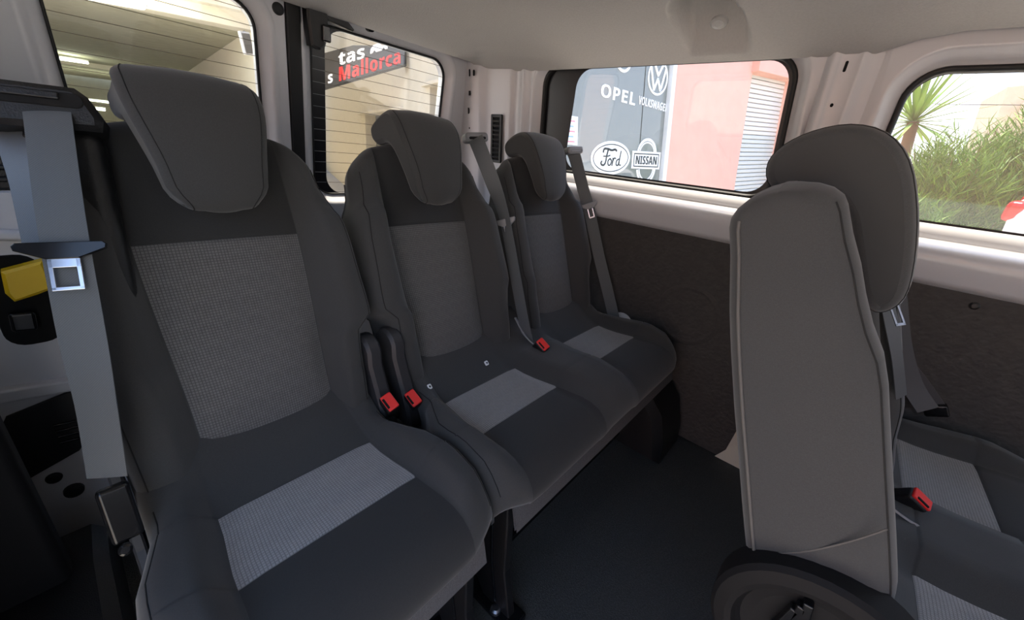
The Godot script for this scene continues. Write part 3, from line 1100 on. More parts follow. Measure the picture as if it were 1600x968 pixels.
func make_headrest(seat: Node3D, zc: float, lift := 0.0) -> void:
	var h := Node3D.new()
	h.name = "headrest"
	seat.add_child(h, true)
	var prof := curve([Vector2(-0.034, 0.578), Vector2(-0.050, 0.598), Vector2(-0.048, 0.624), Vector2(-0.030, 0.642), Vector2(0.0, 0.650), Vector2(0.036, 0.646), Vector2(0.066, 0.626), Vector2(0.084, 0.590), Vector2(0.090, 0.535), Vector2(0.088, 0.475), Vector2(0.079, 0.428), Vector2(0.062, 0.408), Vector2(0.045, 0.412), Vector2(0.035, 0.445), Vector2(0.031, 0.50), Vector2(0.026, 0.543), Vector2(0.008, 0.570)], 3, true)
	var m := prof.size()
	var nor := []
	for i in m:
		var d: Vector2 = (prof[(i + 1) % m] - prof[(i - 1 + m) % m]).normalized()
		nor.append(Vector2(-d.y, d.x))     # the list runs clockwise: this points outwards
	var r := 0.028
	var stations := []
	for k in 6:
		stations.append([-1.0, PI * 0.5 * (1.0 - k / 5.0)])
	for t in [-0.6, -0.3, 0.0, 0.3, 0.6]:
		stations.append([t, 0.0])
	for k in 6:
		stations.append([1.0, PI * 0.5 * k / 5.0])
	var sheet := Sheet.new()
	for st in stations:
		var row := []
		for i in m + 1:
			var q: Vector2 = prof[i % m]
			var half := 0.076 + 0.024 * smooth(0.44, 0.60, q.y) - 0.022 * pow(1.0 - smooth(0.400, 0.462, q.y), 2) - 0.010 * pow(smooth(0.615, 0.652, q.y), 2)
			var a: float = st[1]
			var lim: float = r
			var w: float = st[0] * (half - lim) if a == 0.0 else st[0] * (half - lim + lim * sin(a))
			var p2: Vector2 = q - nor[i % m] * lim * (1.0 - cos(a)) * 0.45
			if a == 0.0:
				p2 += nor[i % m] * 0.004 * (1.0 - st[0] * st[0])
			row.append(back_point(p2.x, p2.y + lift, zc + w))
		sheet.add_row(row)
	sheet.finish(true, false)
	part("cover", sheet.part(0, sheet.rows - 1, 0, m), "fabric", h)
	for e in [[0, -1.0], [sheet.rows - 1, 1.0]]:
		var caps := Shape.new()
		var idx := Geometry2D.triangulate_polygon(PackedVector2Array(prof))
		var nz := Vector3(0, 0, e[1])
		for k in range(0, idx.size(), 3):
			caps.tri(sheet.at(e[0], idx[k]), sheet.at(e[0], idx[k + 1]), sheet.at(e[0], idx[k + 2]), nz, nz, nz)
		part("side_panel", caps, "fabric", h)
	for row_i in [3, sheet.rows - 4]:
		var pts := []
		for i in m:
			pts.append(sheet.at(row_i, i))
		var pp := Shape.new()
		pp.tube(pts, 0.0009, 5, true)
		part("seam", pp, "stitch", h)
	for s in [-0.05, 0.05]:
		var post := Shape.new()
		post.tube([back_point(-0.012, 0.54, zc + s), back_point(-0.012, 0.63, zc + s)], 0.0055, 8)
		part("post", post, "steel", h)

func make_cushion(seat: Node3D, centers: Array, z_lo: float, z_hi: float, notch_lo: float, notch_hi: float) -> void:
	var body := Node3D.new()
	body.name = "cushion"
	seat.add_child(body, true)
	var prof := [[-0.05, 0.545], [-0.02, 0.522], [0.01, 0.500], [0.04, 0.477], [0.07, 0.457], [0.10, 0.443], [0.116, 0.439], [0.12, 0.4355], [0.124, 0.438], [0.16, 0.436], [0.20, 0.436], [0.24, 0.439], [0.266, 0.442], [0.27, 0.4385], [0.274, 0.443], [0.31, 0.447], [0.35, 0.450], [0.38, 0.4475], [0.405, 0.439], [0.424, 0.424], [0.435, 0.408], [0.441, 0.392], [0.442, 0.376], [0.437, 0.364], [0.424, 0.358]]
	var row_a := 7
	var row_b := 13
	var sheet := Sheet.new()
	var nb := 7
	var ni := 9
	var rr := 0.036
	for e in prof:
		var l: float = e[0]
		var y0: float = e[1]
		var hw := table([[0.0, 0.128], [0.12, 0.137], [0.27, 0.150], [0.44, 0.158]], l)
		var lo := z_lo + notch_lo * (1.0 - smooth(0.10, 0.22, l))
		var hi := z_hi - notch_hi * (1.0 - smooth(0.10, 0.22, l))
		var knots := [lo + rr]
		for c in centers:
			knots.append(c - hw)
			knots.append(c + hw)
		knots.append(hi - rr)
		var cols := []       # [z, drop, on the rim]
		for t in [1.0, 0.6, 0.25]:
			cols.append([lo + 0.004 * sin(PI * t), -t, 0.0])
		for k in 5:
			var a := PI * 0.5 * (1.0 - k / 5.0)
			cols.append([lo + rr - rr * sin(a), 0.0, rr * (1.0 - cos(a))])
		for i in knots.size() - 1:
			var seg := nb if i % 2 == 0 else ni
			for k in seg:
				var t := float(k) / seg
				if i % 2 == 0:
					t = t
				cols.append([lerpf(knots[i], knots[i + 1], t), 0.0, 0.0])
		cols.append([knots[knots.size() - 1], 0.0, 0.0])
		for k in range(1, 6):
			var a := PI * 0.5 * k / 5.0
			cols.append([hi - rr + rr * sin(a), 0.0, rr * (1.0 - cos(a))])
		for t in [0.25, 0.6, 1.0]:
			cols.append([hi + -0.004 * sin(PI * t), -t, 0.0])
		var row := []
		for cc in cols:
			var z: float = cc[0]
			var out := 9.0
			for c in centers:
				out = minf(out, absf(z - c) - hw)
			var lift := table([[0.0, 0.003], [0.06, 0.012], [0.13, 0.034], [0.28, 0.040], [0.37, 0.024], [0.43, 0.006]], l) * smooth(-0.004, 0.042, out)
			if absf(out) < 0.001 and out > -0.001:
				lift -= 0.0035
			var y := y0 + lift
			var edge := minf(z - z_lo, z_hi - z)
			var s := clampf(1.0 - edge / 0.12, 0.0, 1.0)
			var x := l - 0.042 * s * s * smooth(0.2, 0.42, l)
			y -= float(cc[2])
			if cc[1] < 0.0:
				y = lerpf(y - rr, minf(0.356, y - rr), -float(cc[1]))
			row.append(Vector3(-0.2 + x, y, z))
		sheet.add_row(row)
	sheet.finish(false, true)
	var j0 := 8
	var last := sheet.rows - 1
	var n := centers.size()
	var from := 0
	for i in n:
		var a := j0 + nb + i * (nb + ni)
		var b := a + ni
		part("bolster", sheet.part(0, last, from, a), "fabric", body)
		part("rear_panel", sheet.part(0, row_a, a, b), "fabric", body)
		part("center_panel", sheet.part(row_a, row_b, a, b), "check_light", body).set_meta("label", "pale grey checked strip across the seat")
		part("front_panel", sheet.part(row_b, last, a, b), "fabric_dark", body)
		from = b
		for jj in [a, b]:
			var pts := []
			for k in range(3, last - 2):
				pts.append(sheet.at(k, jj) + sheet.n[k * sheet.cols + jj] * 0.0012)
			var pp := Shape.new()
			pp.tube(pts, 0.0011, 5)
			part("seam", pp, "stitch", body)
	part("bolster", sheet.part(0, last, from, sheet.cols - 1), "fabric", body)
	# seam round the top edge of the outer bolsters
	for jj in [6, sheet.cols - 7]:
		var pts := []
		for k in range(4, last - 3):
			pts.append(sheet.at(k, jj) + sheet.n[k * sheet.cols + jj] * 0.0004)
		var pp := Shape.new()
		pp.tube(pts, 0.0013, 5)
		part("seam", pp, "stitch", body)

func make_base(seat: Node3D, z_lo: float, z_hi: float) -> void:
	# felt skirt hanging below the front edge
	var sk := Shape.new()
	var steps := 10
	var s := Sheet.new()
	for i in 3:
		var row := []
		for k in steps + 1:
			var z := lerpf(z_lo + 0.045, z_hi - 0.045, float(k) / steps)
			row.append(Vector3(0.218 + 0.008 * i, 0.368 - 0.031 * i, z))
		s.add_row(row)
	s.finish(false, true)
	sk = s.part(0, 2, 0, steps)
	s = Sheet.new()
	for i in 3:
		var row := []
		for k in steps + 1:
			var z := lerpf(z_lo + 0.045, z_hi - 0.045, float(k) / steps)
			row.append(Vector3(0.212 + 0.008 * i, 0.368 - 0.031 * i, z))
		s.add_row(row)
	s.finish(false, false)
	for i in 2:
		for j in steps:
			s.cell(sk, i, j)
	part("felt_skirt", sk, "felt", seat)
	# pan and frame
	var pan := Shape.new()
	pan.box(place(-0.02, 0.325, (z_lo + z_hi) * 0.5), Vector3(0.40, 0.03, z_hi - z_lo - 0.08), 0.008)
	part("seat_pan", pan, "black_plastic", seat)
	for z in [z_lo + 0.06, z_hi - 0.06]:
		var plate := Shape.new()
		var outline := PackedVector2Array([Vector2(0.20, 0.345), Vector2(0.205, 0.30), Vector2(0.215, 0.15), Vector2(0.245, 0.02), Vector2(0.16, 0.015), Vector2(0.10, 0.10), Vector2(-0.04, 0.11), Vector2(-0.10, 0.015), Vector2(-0.20, 0.015), Vector2(-0.16, 0.18), Vector2(-0.18, 0.33)])
		plate.slab(place(0, 0, z), outline, -0.012, 0.012, 0.003)
		var leg := part("leg_plate", plate, "black_plastic", seat)
		var rib := Shape.new()
		rib.tube([Vector3(0.16, 0.31, z + 0.013), Vector3(0.175, 0.16, z + 0.013), Vector3(0.20, 0.04, z + 0.013)], 0.004, 6)
		rib.tube([Vector3(0.08, 0.31, z + 0.013), Vector3(0.085, 0.20, z + 0.013), Vector3(0.14, 0.11, z + 0.013)], 0.004, 6)
		part("rib", rib, "gloss_black", leg)
		var foot := Shape.new()
		foot.box(place(0.02, 0.010, z), Vector3(0.50, 0.02, 0.06), 0.006)
		part("floor_rail", foot, "gloss_black", seat)
		for x in [-0.17, 0.21]:
			var bolt := Shape.new()
			bolt.lathe(place(x, 0.02, z + 0.02), [Vector2(0.014, 0), Vector2(0.013, 0.008), Vector2(0.008, 0.012), Vector2(0, 0.012)], 8)
			part("bolt", bolt, "steel", seat)
	var bar := Shape.new()
	bar.tube([Vector3(0.12, 0.055, z_lo + 0.06), Vector3(0.12, 0.055, z_hi - 0.06)], 0.014, 10)
	part("cross_tube", bar, "gloss_black", seat)

func make_recliner(seat: Node3D, z: float, out: float) -> void:
	# moulded cover over the hinge
	var sh := Shape.new()
	var outline := PackedVector2Array([Vector2(-0.285, 0.38), Vector2(-0.10, 0.385), Vector2(-0.13, 0.47), Vector2(-0.17, 0.555)])
	for k in 7:
		var a := deg_to_rad(20.0 + 150.0 * k / 6)
		outline.append(Vector2(-0.215 + 0.045 * cos(a), 0.575 + 0.045 * sin(a)))
	outline.append(Vector2(-0.265, 0.47))
	sh.slab(place(0, 0, z), outline, -0.018, 0.018, 0.007, true)
	part("hinge_cover", sh, "trim_plastic", seat)

func make_buckle(seat: Node3D, where: Transform3D, tall := 0.10) -> void:
	var sh := Shape.new()
	sh.box(where * place(0, -tall * 0.5, 0), Vector3(0.024, tall, 0.034), 0.006, 2)
	var b := part("buckle", sh, "black_plastic", seat)
	sh = Shape.new()
	sh.box(where * place(0.001, 0.0005, 0), Vector3(0.020, 0.006, 0.031), 0.0025, 2)
	part("release_button", sh, "red_plastic", b).set_meta("label", "red release button")
	sh = Shape.new()
	sh.box(where * place(-0.006, 0.0028, 0), Vector3(0.004, 0.004, 0.020), 0.001)
	part("slot", sh, "hole", b)

func make_bench(called: String, label: String, at_x: float, at_z: float, square := 0.0) -> Node3D:
	var seat := thing(called, label, "seat", place(at_x, 0, at_z))
	# two places; local z = 0 between them
	make_cushion(seat, [-0.26, 0.26], -0.515, 0.50, 0.03, 0.045)
	make_base(seat, -0.515, 0.50)
	for c in [[-0.26, 0.012, 0.02], [0.26, 0.03, 0.012]]:
		back_shift = 0.035 * square if c[0] < 0.0 else 0.0
		make_backrest(seat, c[0], c[1] * (1.0 - square), c[2] * (1.0 - square), square * 0.8)
		make_headrest(seat, c[0], 0.006 * square)
	return seat

func build_seats() -> void:
	# rear row: single seat beside the door, double seat beside the far wall
	var one := thing("single_seat", "single dark grey seat with checked panels in the rear row, apart from the double bench", "seat", place(-0.55, 0, -0.20))
	make_cushion(one, [0.0], -0.245, 0.25, 0.045, 0.03)
	make_base(one, -0.245, 0.25)
	make_backrest(one, 0.0, 0.012, 0.035)
	make_headrest(one, 0.0)
	make_recliner(one, -0.214, -1.0)
	var fr := Shape.new()
	fr.slab(place(0, 0, 0.232), PackedVector2Array([Vector2(-0.27, 0.30), Vector2(-0.05, 0.30), Vector2(-0.13, 0.40), Vector2(-0.20, 0.56), Vector2(-0.235, 0.56)]), -0.008, 0.008, 0.003)
	part("hinge_plate", fr, "trim_plastic", one)
	var two := make_bench("double_seat", "double dark grey bench with checked panels in the rear row, beside the wall", -0.55, -0.945)
	make_recliner(two, 0.468, 1.0)
	# buckles between the single seat and the bench
	var bz := Vector3(0.80, -0.52, -0.12).normalized()
	var by := Vector3(0.50, 0.78, 0.36)
	by = (by - bz * by.dot(bz)).normalized()
	var facing := Basis(by.cross(bz), by, bz)
	var big := facing.scaled(Vector3.ONE * 1.3)
	make_buckle(one, Transform3D(big, seen_on_x(608, 628, -0.655) - one.position))
	make_buckle(two, Transform3D(big, seen_on_x(645, 622, -0.665) - two.position))
	make_buckle(two, Transform3D(big, seen_on_x(848, 538, -0.608) - two.position))
	# hard moulding round the middle buckle
	var row2 := make_bench("double_seat", "double dark grey bench in the row ahead, seen from its side", 0.363, -0.975, 1.0)
	make_buckle(row2, Transform3D(facing.scaled(Vector3.ONE * 1.25), seen_on_x(1440, 780, 0.285) - row2.position), 0.05)
	for b in [[two, -0.015], [row2, 0.0]]:
		var lip := Shape.new()
		var zz: float = b[1]
		var pts := curve([Vector3(-0.19, 0.535, zz + 0.022), Vector3(-0.14, 0.492, zz + 0.024), Vector3(-0.09, 0.470, zz + 0.022), Vector3(-0.03, 0.462, zz + 0.012)], 4)
		var ac := []
		for q in pts:
			ac.append(Vector3(0, 0.5, 1))
		lip.band(pts, ac, 0.010, 0.004)
		part("slot_trim", lip, "grey_plastic", b[0])
	var hem := Shape.new()
	var hem_pts := []
	for q in [[1190, 864], [1250, 862], [1310, 850], [1355, 837], [1386, 826]]:
		hem_pts.append(seen_on_z(q[0], q[1], -0.476) - row2.position)
	hem.tube(curve(hem_pts, 3), 0.0011, 5)
	part("seam", hem, "piping", row2)
	# recliner drum on the side of the row ahead
	var drum := Shape.new()
	drum.lathe(Transform3D(Basis(Vector3(1, 0, 0), PI * 0.5), seen_on_z(1268, 1012, -0.462) - row2.position), [Vector2(0.106, -0.03), Vector2(0.106, 0.006), Vector2(0.101, 0.012), Vector2(0.088, 0.016), Vector2(0.081, 0.014), Vector2(0.077, 0.006), Vector2(0.073, 0.0), Vector2(0.060, -0.002), Vector2(0.0, -0.002)], 40)
	var dr := part("recliner_drum", drum, "matte_black", row2)
	for k in 3:
		var tooth := Shape.new()
		tooth.box(Transform3D(Basis(Vector3(0, 0, 1), 0.15 * (k - 1)), seen_on_z(1225 + 16 * k, 965, -0.457) - row2.position), Vector3(0.010, 0.05, 0.012), 0.002)
		part("rib", tooth, "gloss_black", dr)

const CUSHION := [[-0.02, 0.522], [0.01, 0.500], [0.04, 0.477], [0.07, 0.457], [0.10, 0.443], [0.16, 0.436]]
# where a sight line meets the rear slope of a rear row cushion
func on_cushion(px: float, py: float) -> Vector3:
	var r := ray(px, py)
	var x := -0.50
	while x > -0.80:
		var q := EYE + r * (x / r.x)
		if q.y < table(CUSHION, x + 0.75) + 0.006:
			return q
		x -= 0.001
	return EYE + r

# ---------------------------------------------------------------- belts and fittings
func tongue_parts(belt: Node3D, at: Transform3D) -> void:
	# at: x across the belt, y up the belt, z facing out
	var sh := Shape.new()
	sh.slab(at, PackedVector2Array([Vector2(-0.035, 0.008), Vector2(-0.032, 0.011), Vector2(0.032, 0.011), Vector2(0.035, 0.008), Vector2(0.034, 0.003), Vector2(0.012, -0.007), Vector2(-0.012, -0.007), Vector2(-0.034, 0.003)]), 0.001, 0.006, 0.001)
	var t := part("tongue", sh, "gloss_black", belt)
	sh = Shape.new()
	for b in [[-0.0105, 0.004], [0.0105, 0.004]]:
		sh.box(at * place(b[0], -0.023, 0.003), Vector3(0.004, 0.034, 0.002), 0.0006)
	sh.box(at * place(0, -0.0385, 0.003), Vector3(0.025, 0.004, 0.002), 0.0006)
	sh.box(at * place(0, -0.011, 0.003), Vector3(0.025, 0.010, 0.002), 0.0006)
	part("metal_blade", sh, "chrome", t)

func belt_path(belt: Node3D, pts: Array, across: Array, m := "webbing", width := 0.047) -> void:
	var p := curve(pts, 6)
	var a := curve(across, 6)
	var sh := Shape.new()
	sh.band(p, a, width, 0.0013)
	part("webbing", sh, m, belt)

func guide_parts(belt: Node3D, at: Transform3D, m := "black_plastic", k := 1.0) -> void:
	var sh := Shape.new()
	sh.slab(at, rounded(-0.045 * k, 0.045 * k, -0.002, 0.030 * k, 0.010, 4), -0.02, 0.02, 0.005, true)
	var g := part("belt_guide", sh, m, belt)
	sh = Shape.new()
	sh.slab(at, rounded(-0.033 * k, 0.033 * k, 0.004, 0.014 * k, 0.004, 3), 0.0195, 0.0215)
	part("slot", sh, "hole", g)

func build_belts() -> void:
	# belt of the single seat: runs down its door-side shoulder
	var b := thing("seat_belt", "pale grey seat belt with metal tongue hanging down the single seat", "belt")
	var pts := [seen_on_x(72, 164, -0.925), seen_on_x(75, 182, -0.885), seen_on_x(90, 300, -0.815), seen_on_x(105, 395, -0.775), seen_on_x(128, 520, -0.735), seen_on_x(150, 630, -0.70), seen_on_x(168, 745, -0.685)]
	var ac := []
	for i in 7:
		ac.append(Vector3(0.30, 0.03, -0.95) if i < 5 else Vector3(0.55, 0.05, -0.82))
	belt_path(b, pts, ac)
	var back := [seen_on_x(22, 196, -0.95), seen_on_x(40, 262, -0.87), seen_on_x(75, 390, -0.79)]
	belt_path(b, back, [Vector3(0.75, 0.0, -0.65), Vector3(0.75, 0, -0.65), Vector3(0.5, 0, -0.85)])
	var t0: Vector3 = seen_on_x(100, 395, -0.772)
	var yv: Vector3 = (seen_on_x(90, 300, -0.815) - seen_on_x(128, 520, -0.735)).normalized()
	var xv := Vector3(0.28, 0.0, -0.96)
	xv = (xv - yv * xv.dot(yv)).normalized()
	tongue_parts(b, Transform3D(Basis(xv, yv, xv.cross(yv)).scaled(Vector3.ONE * 1.25), t0))
	var an := Shape.new()
	an.box(Transform3D(Basis(Vector3(0, 0, 1), 0.35), seen_on_x(188, 800, -0.66)), Vector3(0.02, 0.085, 0.035), 0.006, 2)
	var anchor := part("anchor", an, "gloss_black", b)
	an = Shape.new()
	an.lathe(Transform3D(Basis(Vector3(0, 0, 1), -1.0), seen_on_x(196, 858, -0.63)), [Vector2(0.008, -0.01), Vector2(0.008, 0.003), Vector2(0.005, 0.005), Vector2(0, 0.005)], 12)
	part("bolt", an, "gloss_black", anchor)
	# moulded shoulder guide of the single seat
	var g := thing("belt_guide", "large black moulded belt guide on the shoulder of the single seat", "belt guide")
	var gx := Vector3(0.22, 0.0, -0.975).normalized()
	var gz := Vector3(0.93, 0.30, 0.21)
	gz = (gz - gx * gz.dot(gx)).normalized()
	var gy := gz.cross(gx)
	var gt := Transform3D(Basis(gx, gy, gz), seen_on_x(68, 162, -0.895))
	var sh := Shape.new()
	sh.slab(gt, PackedVector2Array([Vector2(-0.075, -0.030), Vector2(0.052, -0.030), Vector2(0.056, -0.012), Vector2(0.044, 0.018), Vector2(0.032, 0.029), Vector2(-0.06, 0.029), Vector2(-0.075, 0.018)]), -0.055, 0.0, 0.009, true)
	part("housing", sh, "black_plastic", g)
	sh = Shape.new()
	sh.slab(gt, rounded(-0.062, 0.040, -0.002, 0.018, 0.009, 4), -0.001, 0.002, 0.001)
	part("slot", sh, "hole", g)
	sh = Shape.new()
	sh.box(gt * place(-0.012, 0.012, 0.002), Vector3(0.058, 0.010, 0.006), 0.002)
	part("bridge", sh, "black_plastic", g)
	sh = Shape.new()
	sh.box(gt * place(0.005, -0.19, -0.045), Vector3(0.085, 0.34, 0.05), 0.02, 3)
	part("bolster_shade", sh, "black_plastic", g)  # black block added for the shadowed bolster beside the belt
	# belt of the bench's inner place
	b = thing("seat_belt", "narrow looking grey seat belt with pale tongue between the two bench backrests", "belt")
	var gp := back_point(-0.01, 0.575, -0.18 - 0.215 + 0.25) + Vector3(-0.55, 0, -0.69)
	pts = [seen_on_x(742, 213, -0.965), seen_on_x(748, 228, -0.93), seen_on_x(768, 280, -0.885), seen_on_x(788, 340, -0.845), seen_on_x(803, 420, -0.77), seen_on_x(818, 500, -0.70), seen_on_x(828, 545, -0.68)]
	ac = []
	for i in 7:
		ac.append(Vector3(0.85, 0.2, -0.50) if i < 3 else Vector3(0.97, 0.25, 0.05))
	belt_path(b, pts, ac)
	yv = (pts[2] - pts[4]).normalized()
	xv = Vector3(0.85, 0.2, -0.5)
	xv = (xv - yv * xv.dot(yv)).normalized()
	tongue_pale(b, Transform3D(Basis(xv, yv, xv.cross(yv)), seen_on_x(791, 348, -0.838)))
	var px := Vector3(0.35, 0.1, -0.93).normalized()
	var pz := Vector3(0.93, 0.25, 0.35)
	pz = (pz - px * pz.dot(px)).normalized()
	guide_parts(b, Transform3D(Basis(px, pz.cross(px), pz), seen_on_x(743, 222, -0.968)), "grey_plastic", 0.85)
	# belt of the bench's wall place
	b = thing("seat_belt", "grey seat belt with pale tongue beside the bench place at the wall", "belt")
	pts = [seen_on_z(893, 234, -1.375), seen_on_z(899, 248, -1.395), seen_on_z(911, 295, -1.44), seen_on_z(922, 335, -1.465), seen_on_z(936, 400, -1.475), seen_on_z(952, 465, -1.475), seen_on_z(960, 500, -1.47)]
	ac = []
	for i in 7:
		ac.append(Vector3(0.80, 0.2, -0.55) if i < 3 else Vector3(0.75, 0.1, -0.65))
	belt_path(b, pts, ac)
	yv = (pts[2] - pts[4]).normalized()
	xv = Vector3(0.8, 0.2, -0.55)
	xv = (xv - yv * xv.dot(yv)).normalized()
	tongue_pale(b, Transform3D(Basis(xv, yv, xv.cross(yv)), seen_on_z(921, 322, -1.452)))
	guide_parts(b, Transform3D(Basis(px, pz.cross(px), pz), seen_on_z(896, 240, -1.385)), "grey_plastic", 0.8)
	# belts of the row ahead, seen edge on beyond the near backrest
	b = thing("seat_belt", "dark seat belt with tongue hanging at the middle of the bench ahead", "belt")
	pts = [seen_on_z(1372, 380, -0.985), seen_on_z(1380, 440, -0.985), seen_on_z(1392, 500, -0.985), seen_on_z(1402, 560, -0.985), seen_on_z(1408, 620, -0.985)]
	ac = [Vector3(0.6, 0, -0.8), Vector3(0.6, 0, -0.8), Vector3(0.6, 0, -0.8), Vector3(0.5, 0, -0.85), Vector3(0.5, 0, -0.85)]
	belt_path(b, pts, ac, "webbing_dark", 0.034)
	tongue_pale(b, Transform3D(Basis(Vector3(0.55, 0.1, -0.83), Vector3(-0.55, 0.8, -0.25), Vector3(0, 0, 1)).orthonormalized(), seen_on_z(1392, 468, -0.96)))
	b = thing("seat_belt", "dark seat belt looping to its floor anchor against the lining beside the bench ahead", "belt")
	pts = [seen_on_z(1392, 400, -1.46), seen_on_z(1400, 460, -1.47), seen_on_z(1408, 540, -1.48), seen_on_z(1425, 600, -1.48), seen_on_z(1450, 640, -1.47)]
	ac = [Vector3(0.9, 0, -0.4), Vector3(0.9, 0, -0.4), Vector3(0.95, 0, -0.3), Vector3(0.95, 0.1, -0.2), Vector3(0.95, 0.2, -0.1)]
	belt_path(b, pts, ac, "webbing_dark")
	belt_path(b, [seen_on_z(1410, 560, -1.515), seen_on_z(1435, 590, -1.515), seen_on_z(1466, 634, -1.515)], [Vector3(0.8, 0.5, 0), Vector3(0.8, 0.5, 0), Vector3(0.8, 0.5, 0)], "webbing_dark", 0.03)
	tongue_pale(b, Transform3D(Basis(Vector3(0.65, 0.1, -0.75), Vector3(-0.5, 0.8, -0.25), Vector3(0, 0, 1)).orthonormalized(), seen_on_z(1406, 428, -1.45)))
	sh = Shape.new()
	sh.box(Transform3D(Basis(Vector3(0, 0, 1), 0.5), seen_on_z(1462, 640, -1.515)), Vector3(0.05, 0.035, 0.025), 0.006, 2)
	part("anchor", sh, "gloss_black", b)

func tongue_pale(belt: Node3D, at: Transform3D) -> void:
	var sh := Shape.new()
	sh.slab(at, PackedVector2Array([Vector2(-0.034, 0.010), Vector2(-0.030, 0.014), Vector2(0.030, 0.014), Vector2(0.034, 0.010), Vector2(0.030, 0.0), Vector2(0.014, -0.010), Vector2(-0.014, -0.010), Vector2(-0.030, 0.0)]), -0.004, 0.006, 0.002)
	var t := part("tongue", sh, "grey_plastic", belt)
	sh = Shape.new()
	for b in [-0.0095, 0.0095]:
		sh.box(at * place(b, -0.028, 0.001), Vector3(0.0045, 0.040, 0.002), 0.0006)
	sh.box(at * place(0, -0.046, 0.001), Vector3(0.0235, 0.005, 0.002), 0.0006)
	part("metal_blade", sh, "chrome", t)

func build_small_fittings() -> void:
	# inner quarter panel beside the single seat
	var q := setting("wall_right", "white inner panel beside the single seat with yellow lever and black recess", "wall")
	var sh := Shape.new()
	sh.slab(Transform3D(Basis(Vector3(0, 0, -1), Vector3.UP, Vector3(1, 0, 0)), Vector3(-1.24, 0, 0)), PackedVector2Array([Vector2(-0.26, 0.0), Vector2(0.10, 0.0), Vector2(0.10, 0.885), Vector2(-0.26, 0.885)]), 0, 0.04, 0.006)
	part("panel", sh, "paint", q)
	sh = Shape.new()
	sh.box(Transform3D(Basis(Vector3(1, 0, 0), -0.12), Vector3(-1.195, 0.472, 0.10)), Vector3(0.03, 0.030, 0.30), 0.006, 2)
	part("ledge", sh, "paint", q)
	sh = Shape.new()
	sh.box(Transform3D(Basis(Vector3(1, 0, 0), -0.12), Vector3(-1.195, 0.805, 0.08)), Vector3(0.02, 0.022, 0.24), 0.008, 2)
	part("crease", sh, "paint", q)
	var facing := Basis(Vector3(0, 0, -1), Vector3.UP, Vector3(1, 0, 0))
	sh = Shape.new()
	sh.slab(Transform3D(facing, Vector3(-1.202, 0, 0)), rounded(-0.125, -0.045, 0.575, 0.765, 0.03, 5), 0, 0.006, 0.002)
	part("recess", sh, "hole", q)
	sh = Shape.new()
	sh.box(Transform3D(facing.rotated(Vector3(1, 0, 0), -0.1), Vector3(-1.18, 0.635, 0.092)), Vector3(0.035, 0.04, 0.02), 0.006, 2)
	part("latch", sh, "gloss_black", q)
	sh = Shape.new()
	sh.slab(Transform3D(facing, Vector3(-1.20, 0, 0)), PackedVector2Array([Vector2(-0.175, 0.26), Vector2(-0.09, 0.29), Vector2(-0.06, 0.33), Vector2(-0.06, 0.452), Vector2(-0.165, 0.428), Vector2(-0.18, 0.40)]), 0, 0.008, 0.003)
	var bl := part("black_recess", sh, "black_plastic", q)
	for k in 4:
		sh = Shape.new()
		sh.box(Transform3D(Basis(Vector3(1, 0, 0), -0.1), Vector3(-1.19, 0.375 - 0.016 * k, 0.095)), Vector3(0.006, 0.005, 0.035), 0.001)
		part("rib", sh, "gloss_black", bl)
	sh = Shape.new()
	sh.lathe(Transform3D(facing * Basis(Vector3(1, 0, 0), PI * 0.5), Vector3(-1.20, 0.237, 0.142)), [Vector2(0.014, 0), Vector2(0.013, 0.004), Vector2(0.008, 0.006), Vector2(0, 0.006)], 16)
	part("plug", sh, "rubber", q)
	sh = Shape.new()
	sh.lathe(Transform3D(facing * Basis(Vector3(1, 0, 0), PI * 0.5), Vector3(-1.20, 0.185, 0.122)), [Vector2(0.018, 0), Vector2(0.017, 0.008), Vector2(0.010, 0.012), Vector2(0, 0.012)], 16)
	part("plug", sh, "rubber", q)
	var y := thing("yellow_lever", "bright yellow plastic lever on the white panel beside the single seat", "lever")
	sh = Shape.new()
	sh.slab(Transform3D(facing, Vector3(-1.196, 0, 0)), PackedVector2Array([Vector2(-0.094, 0.742), Vector2(-0.04, 0.756), Vector2(-0.034, 0.70), Vector2(-0.060, 0.690), Vector2(-0.092, 0.681), Vector2(-0.099, 0.70)]), 0, 0.035, 0.006)
	part("grip", sh, "yellow_plastic", y)
	# ribbed black cover above that panel
	var v := thing("ribbed_cover", "black ribbed plastic cover above the white panel beside the single seat", "cover")
	sh = Shape.new()
	sh.box(place(-1.215, 0.945, 0.10), Vector3(0.03, 0.118, 0.24), 0.006)
	part("plate", sh, "black_plastic", v)
	for k in 5:
		sh = Shape.new()
		sh.box(place(-1.198, 0.99 - 0.021 * k, 0.10), Vector3(0.014, 0.010, 0.235), 0.004, 2)
		part("rib", sh, "black_plastic", v)
	# wheel arch box under the far end of the rear bench
	var a := thing("wheel_arch_cover", "black moulded wheel arch cover under the wall end of the rear bench", "cover")
	sh = Shape.new()
	sh.slab(place(0, 0, -1.53), PackedVector2Array([Vector2(-0.95, 0.0), Vector2(-0.25, 0.0), Vector2(-0.255, 0.08), Vector2(-0.29, 0.20), Vector2(-0.37, 0.285), Vector2(-0.47, 0.31), Vector2(-0.75, 0.31), Vector2(-0.95, 0.2)]), 0, 0.25, 0.03, true)
	part("shell", sh, "black_plastic", a)
	a = thing("wheel_arch_cover", "black wheel arch cover on the floor beside the single seat", "cover")
	sh = Shape.new()
	sh.slab(place(0, 0, 0.085), PackedVector2Array([Vector2(-1.16, 0.0), Vector2(-0.35, 0.0), Vector2(-0.38, 0.10), Vector2(-0.50, 0.19), Vector2(-0.66, 0.225), Vector2(-0.90, 0.225), Vector2(-1.06, 0.18)]), 0, 0.18, 0.02, true)
	part("shell", sh, "black_plastic", a)
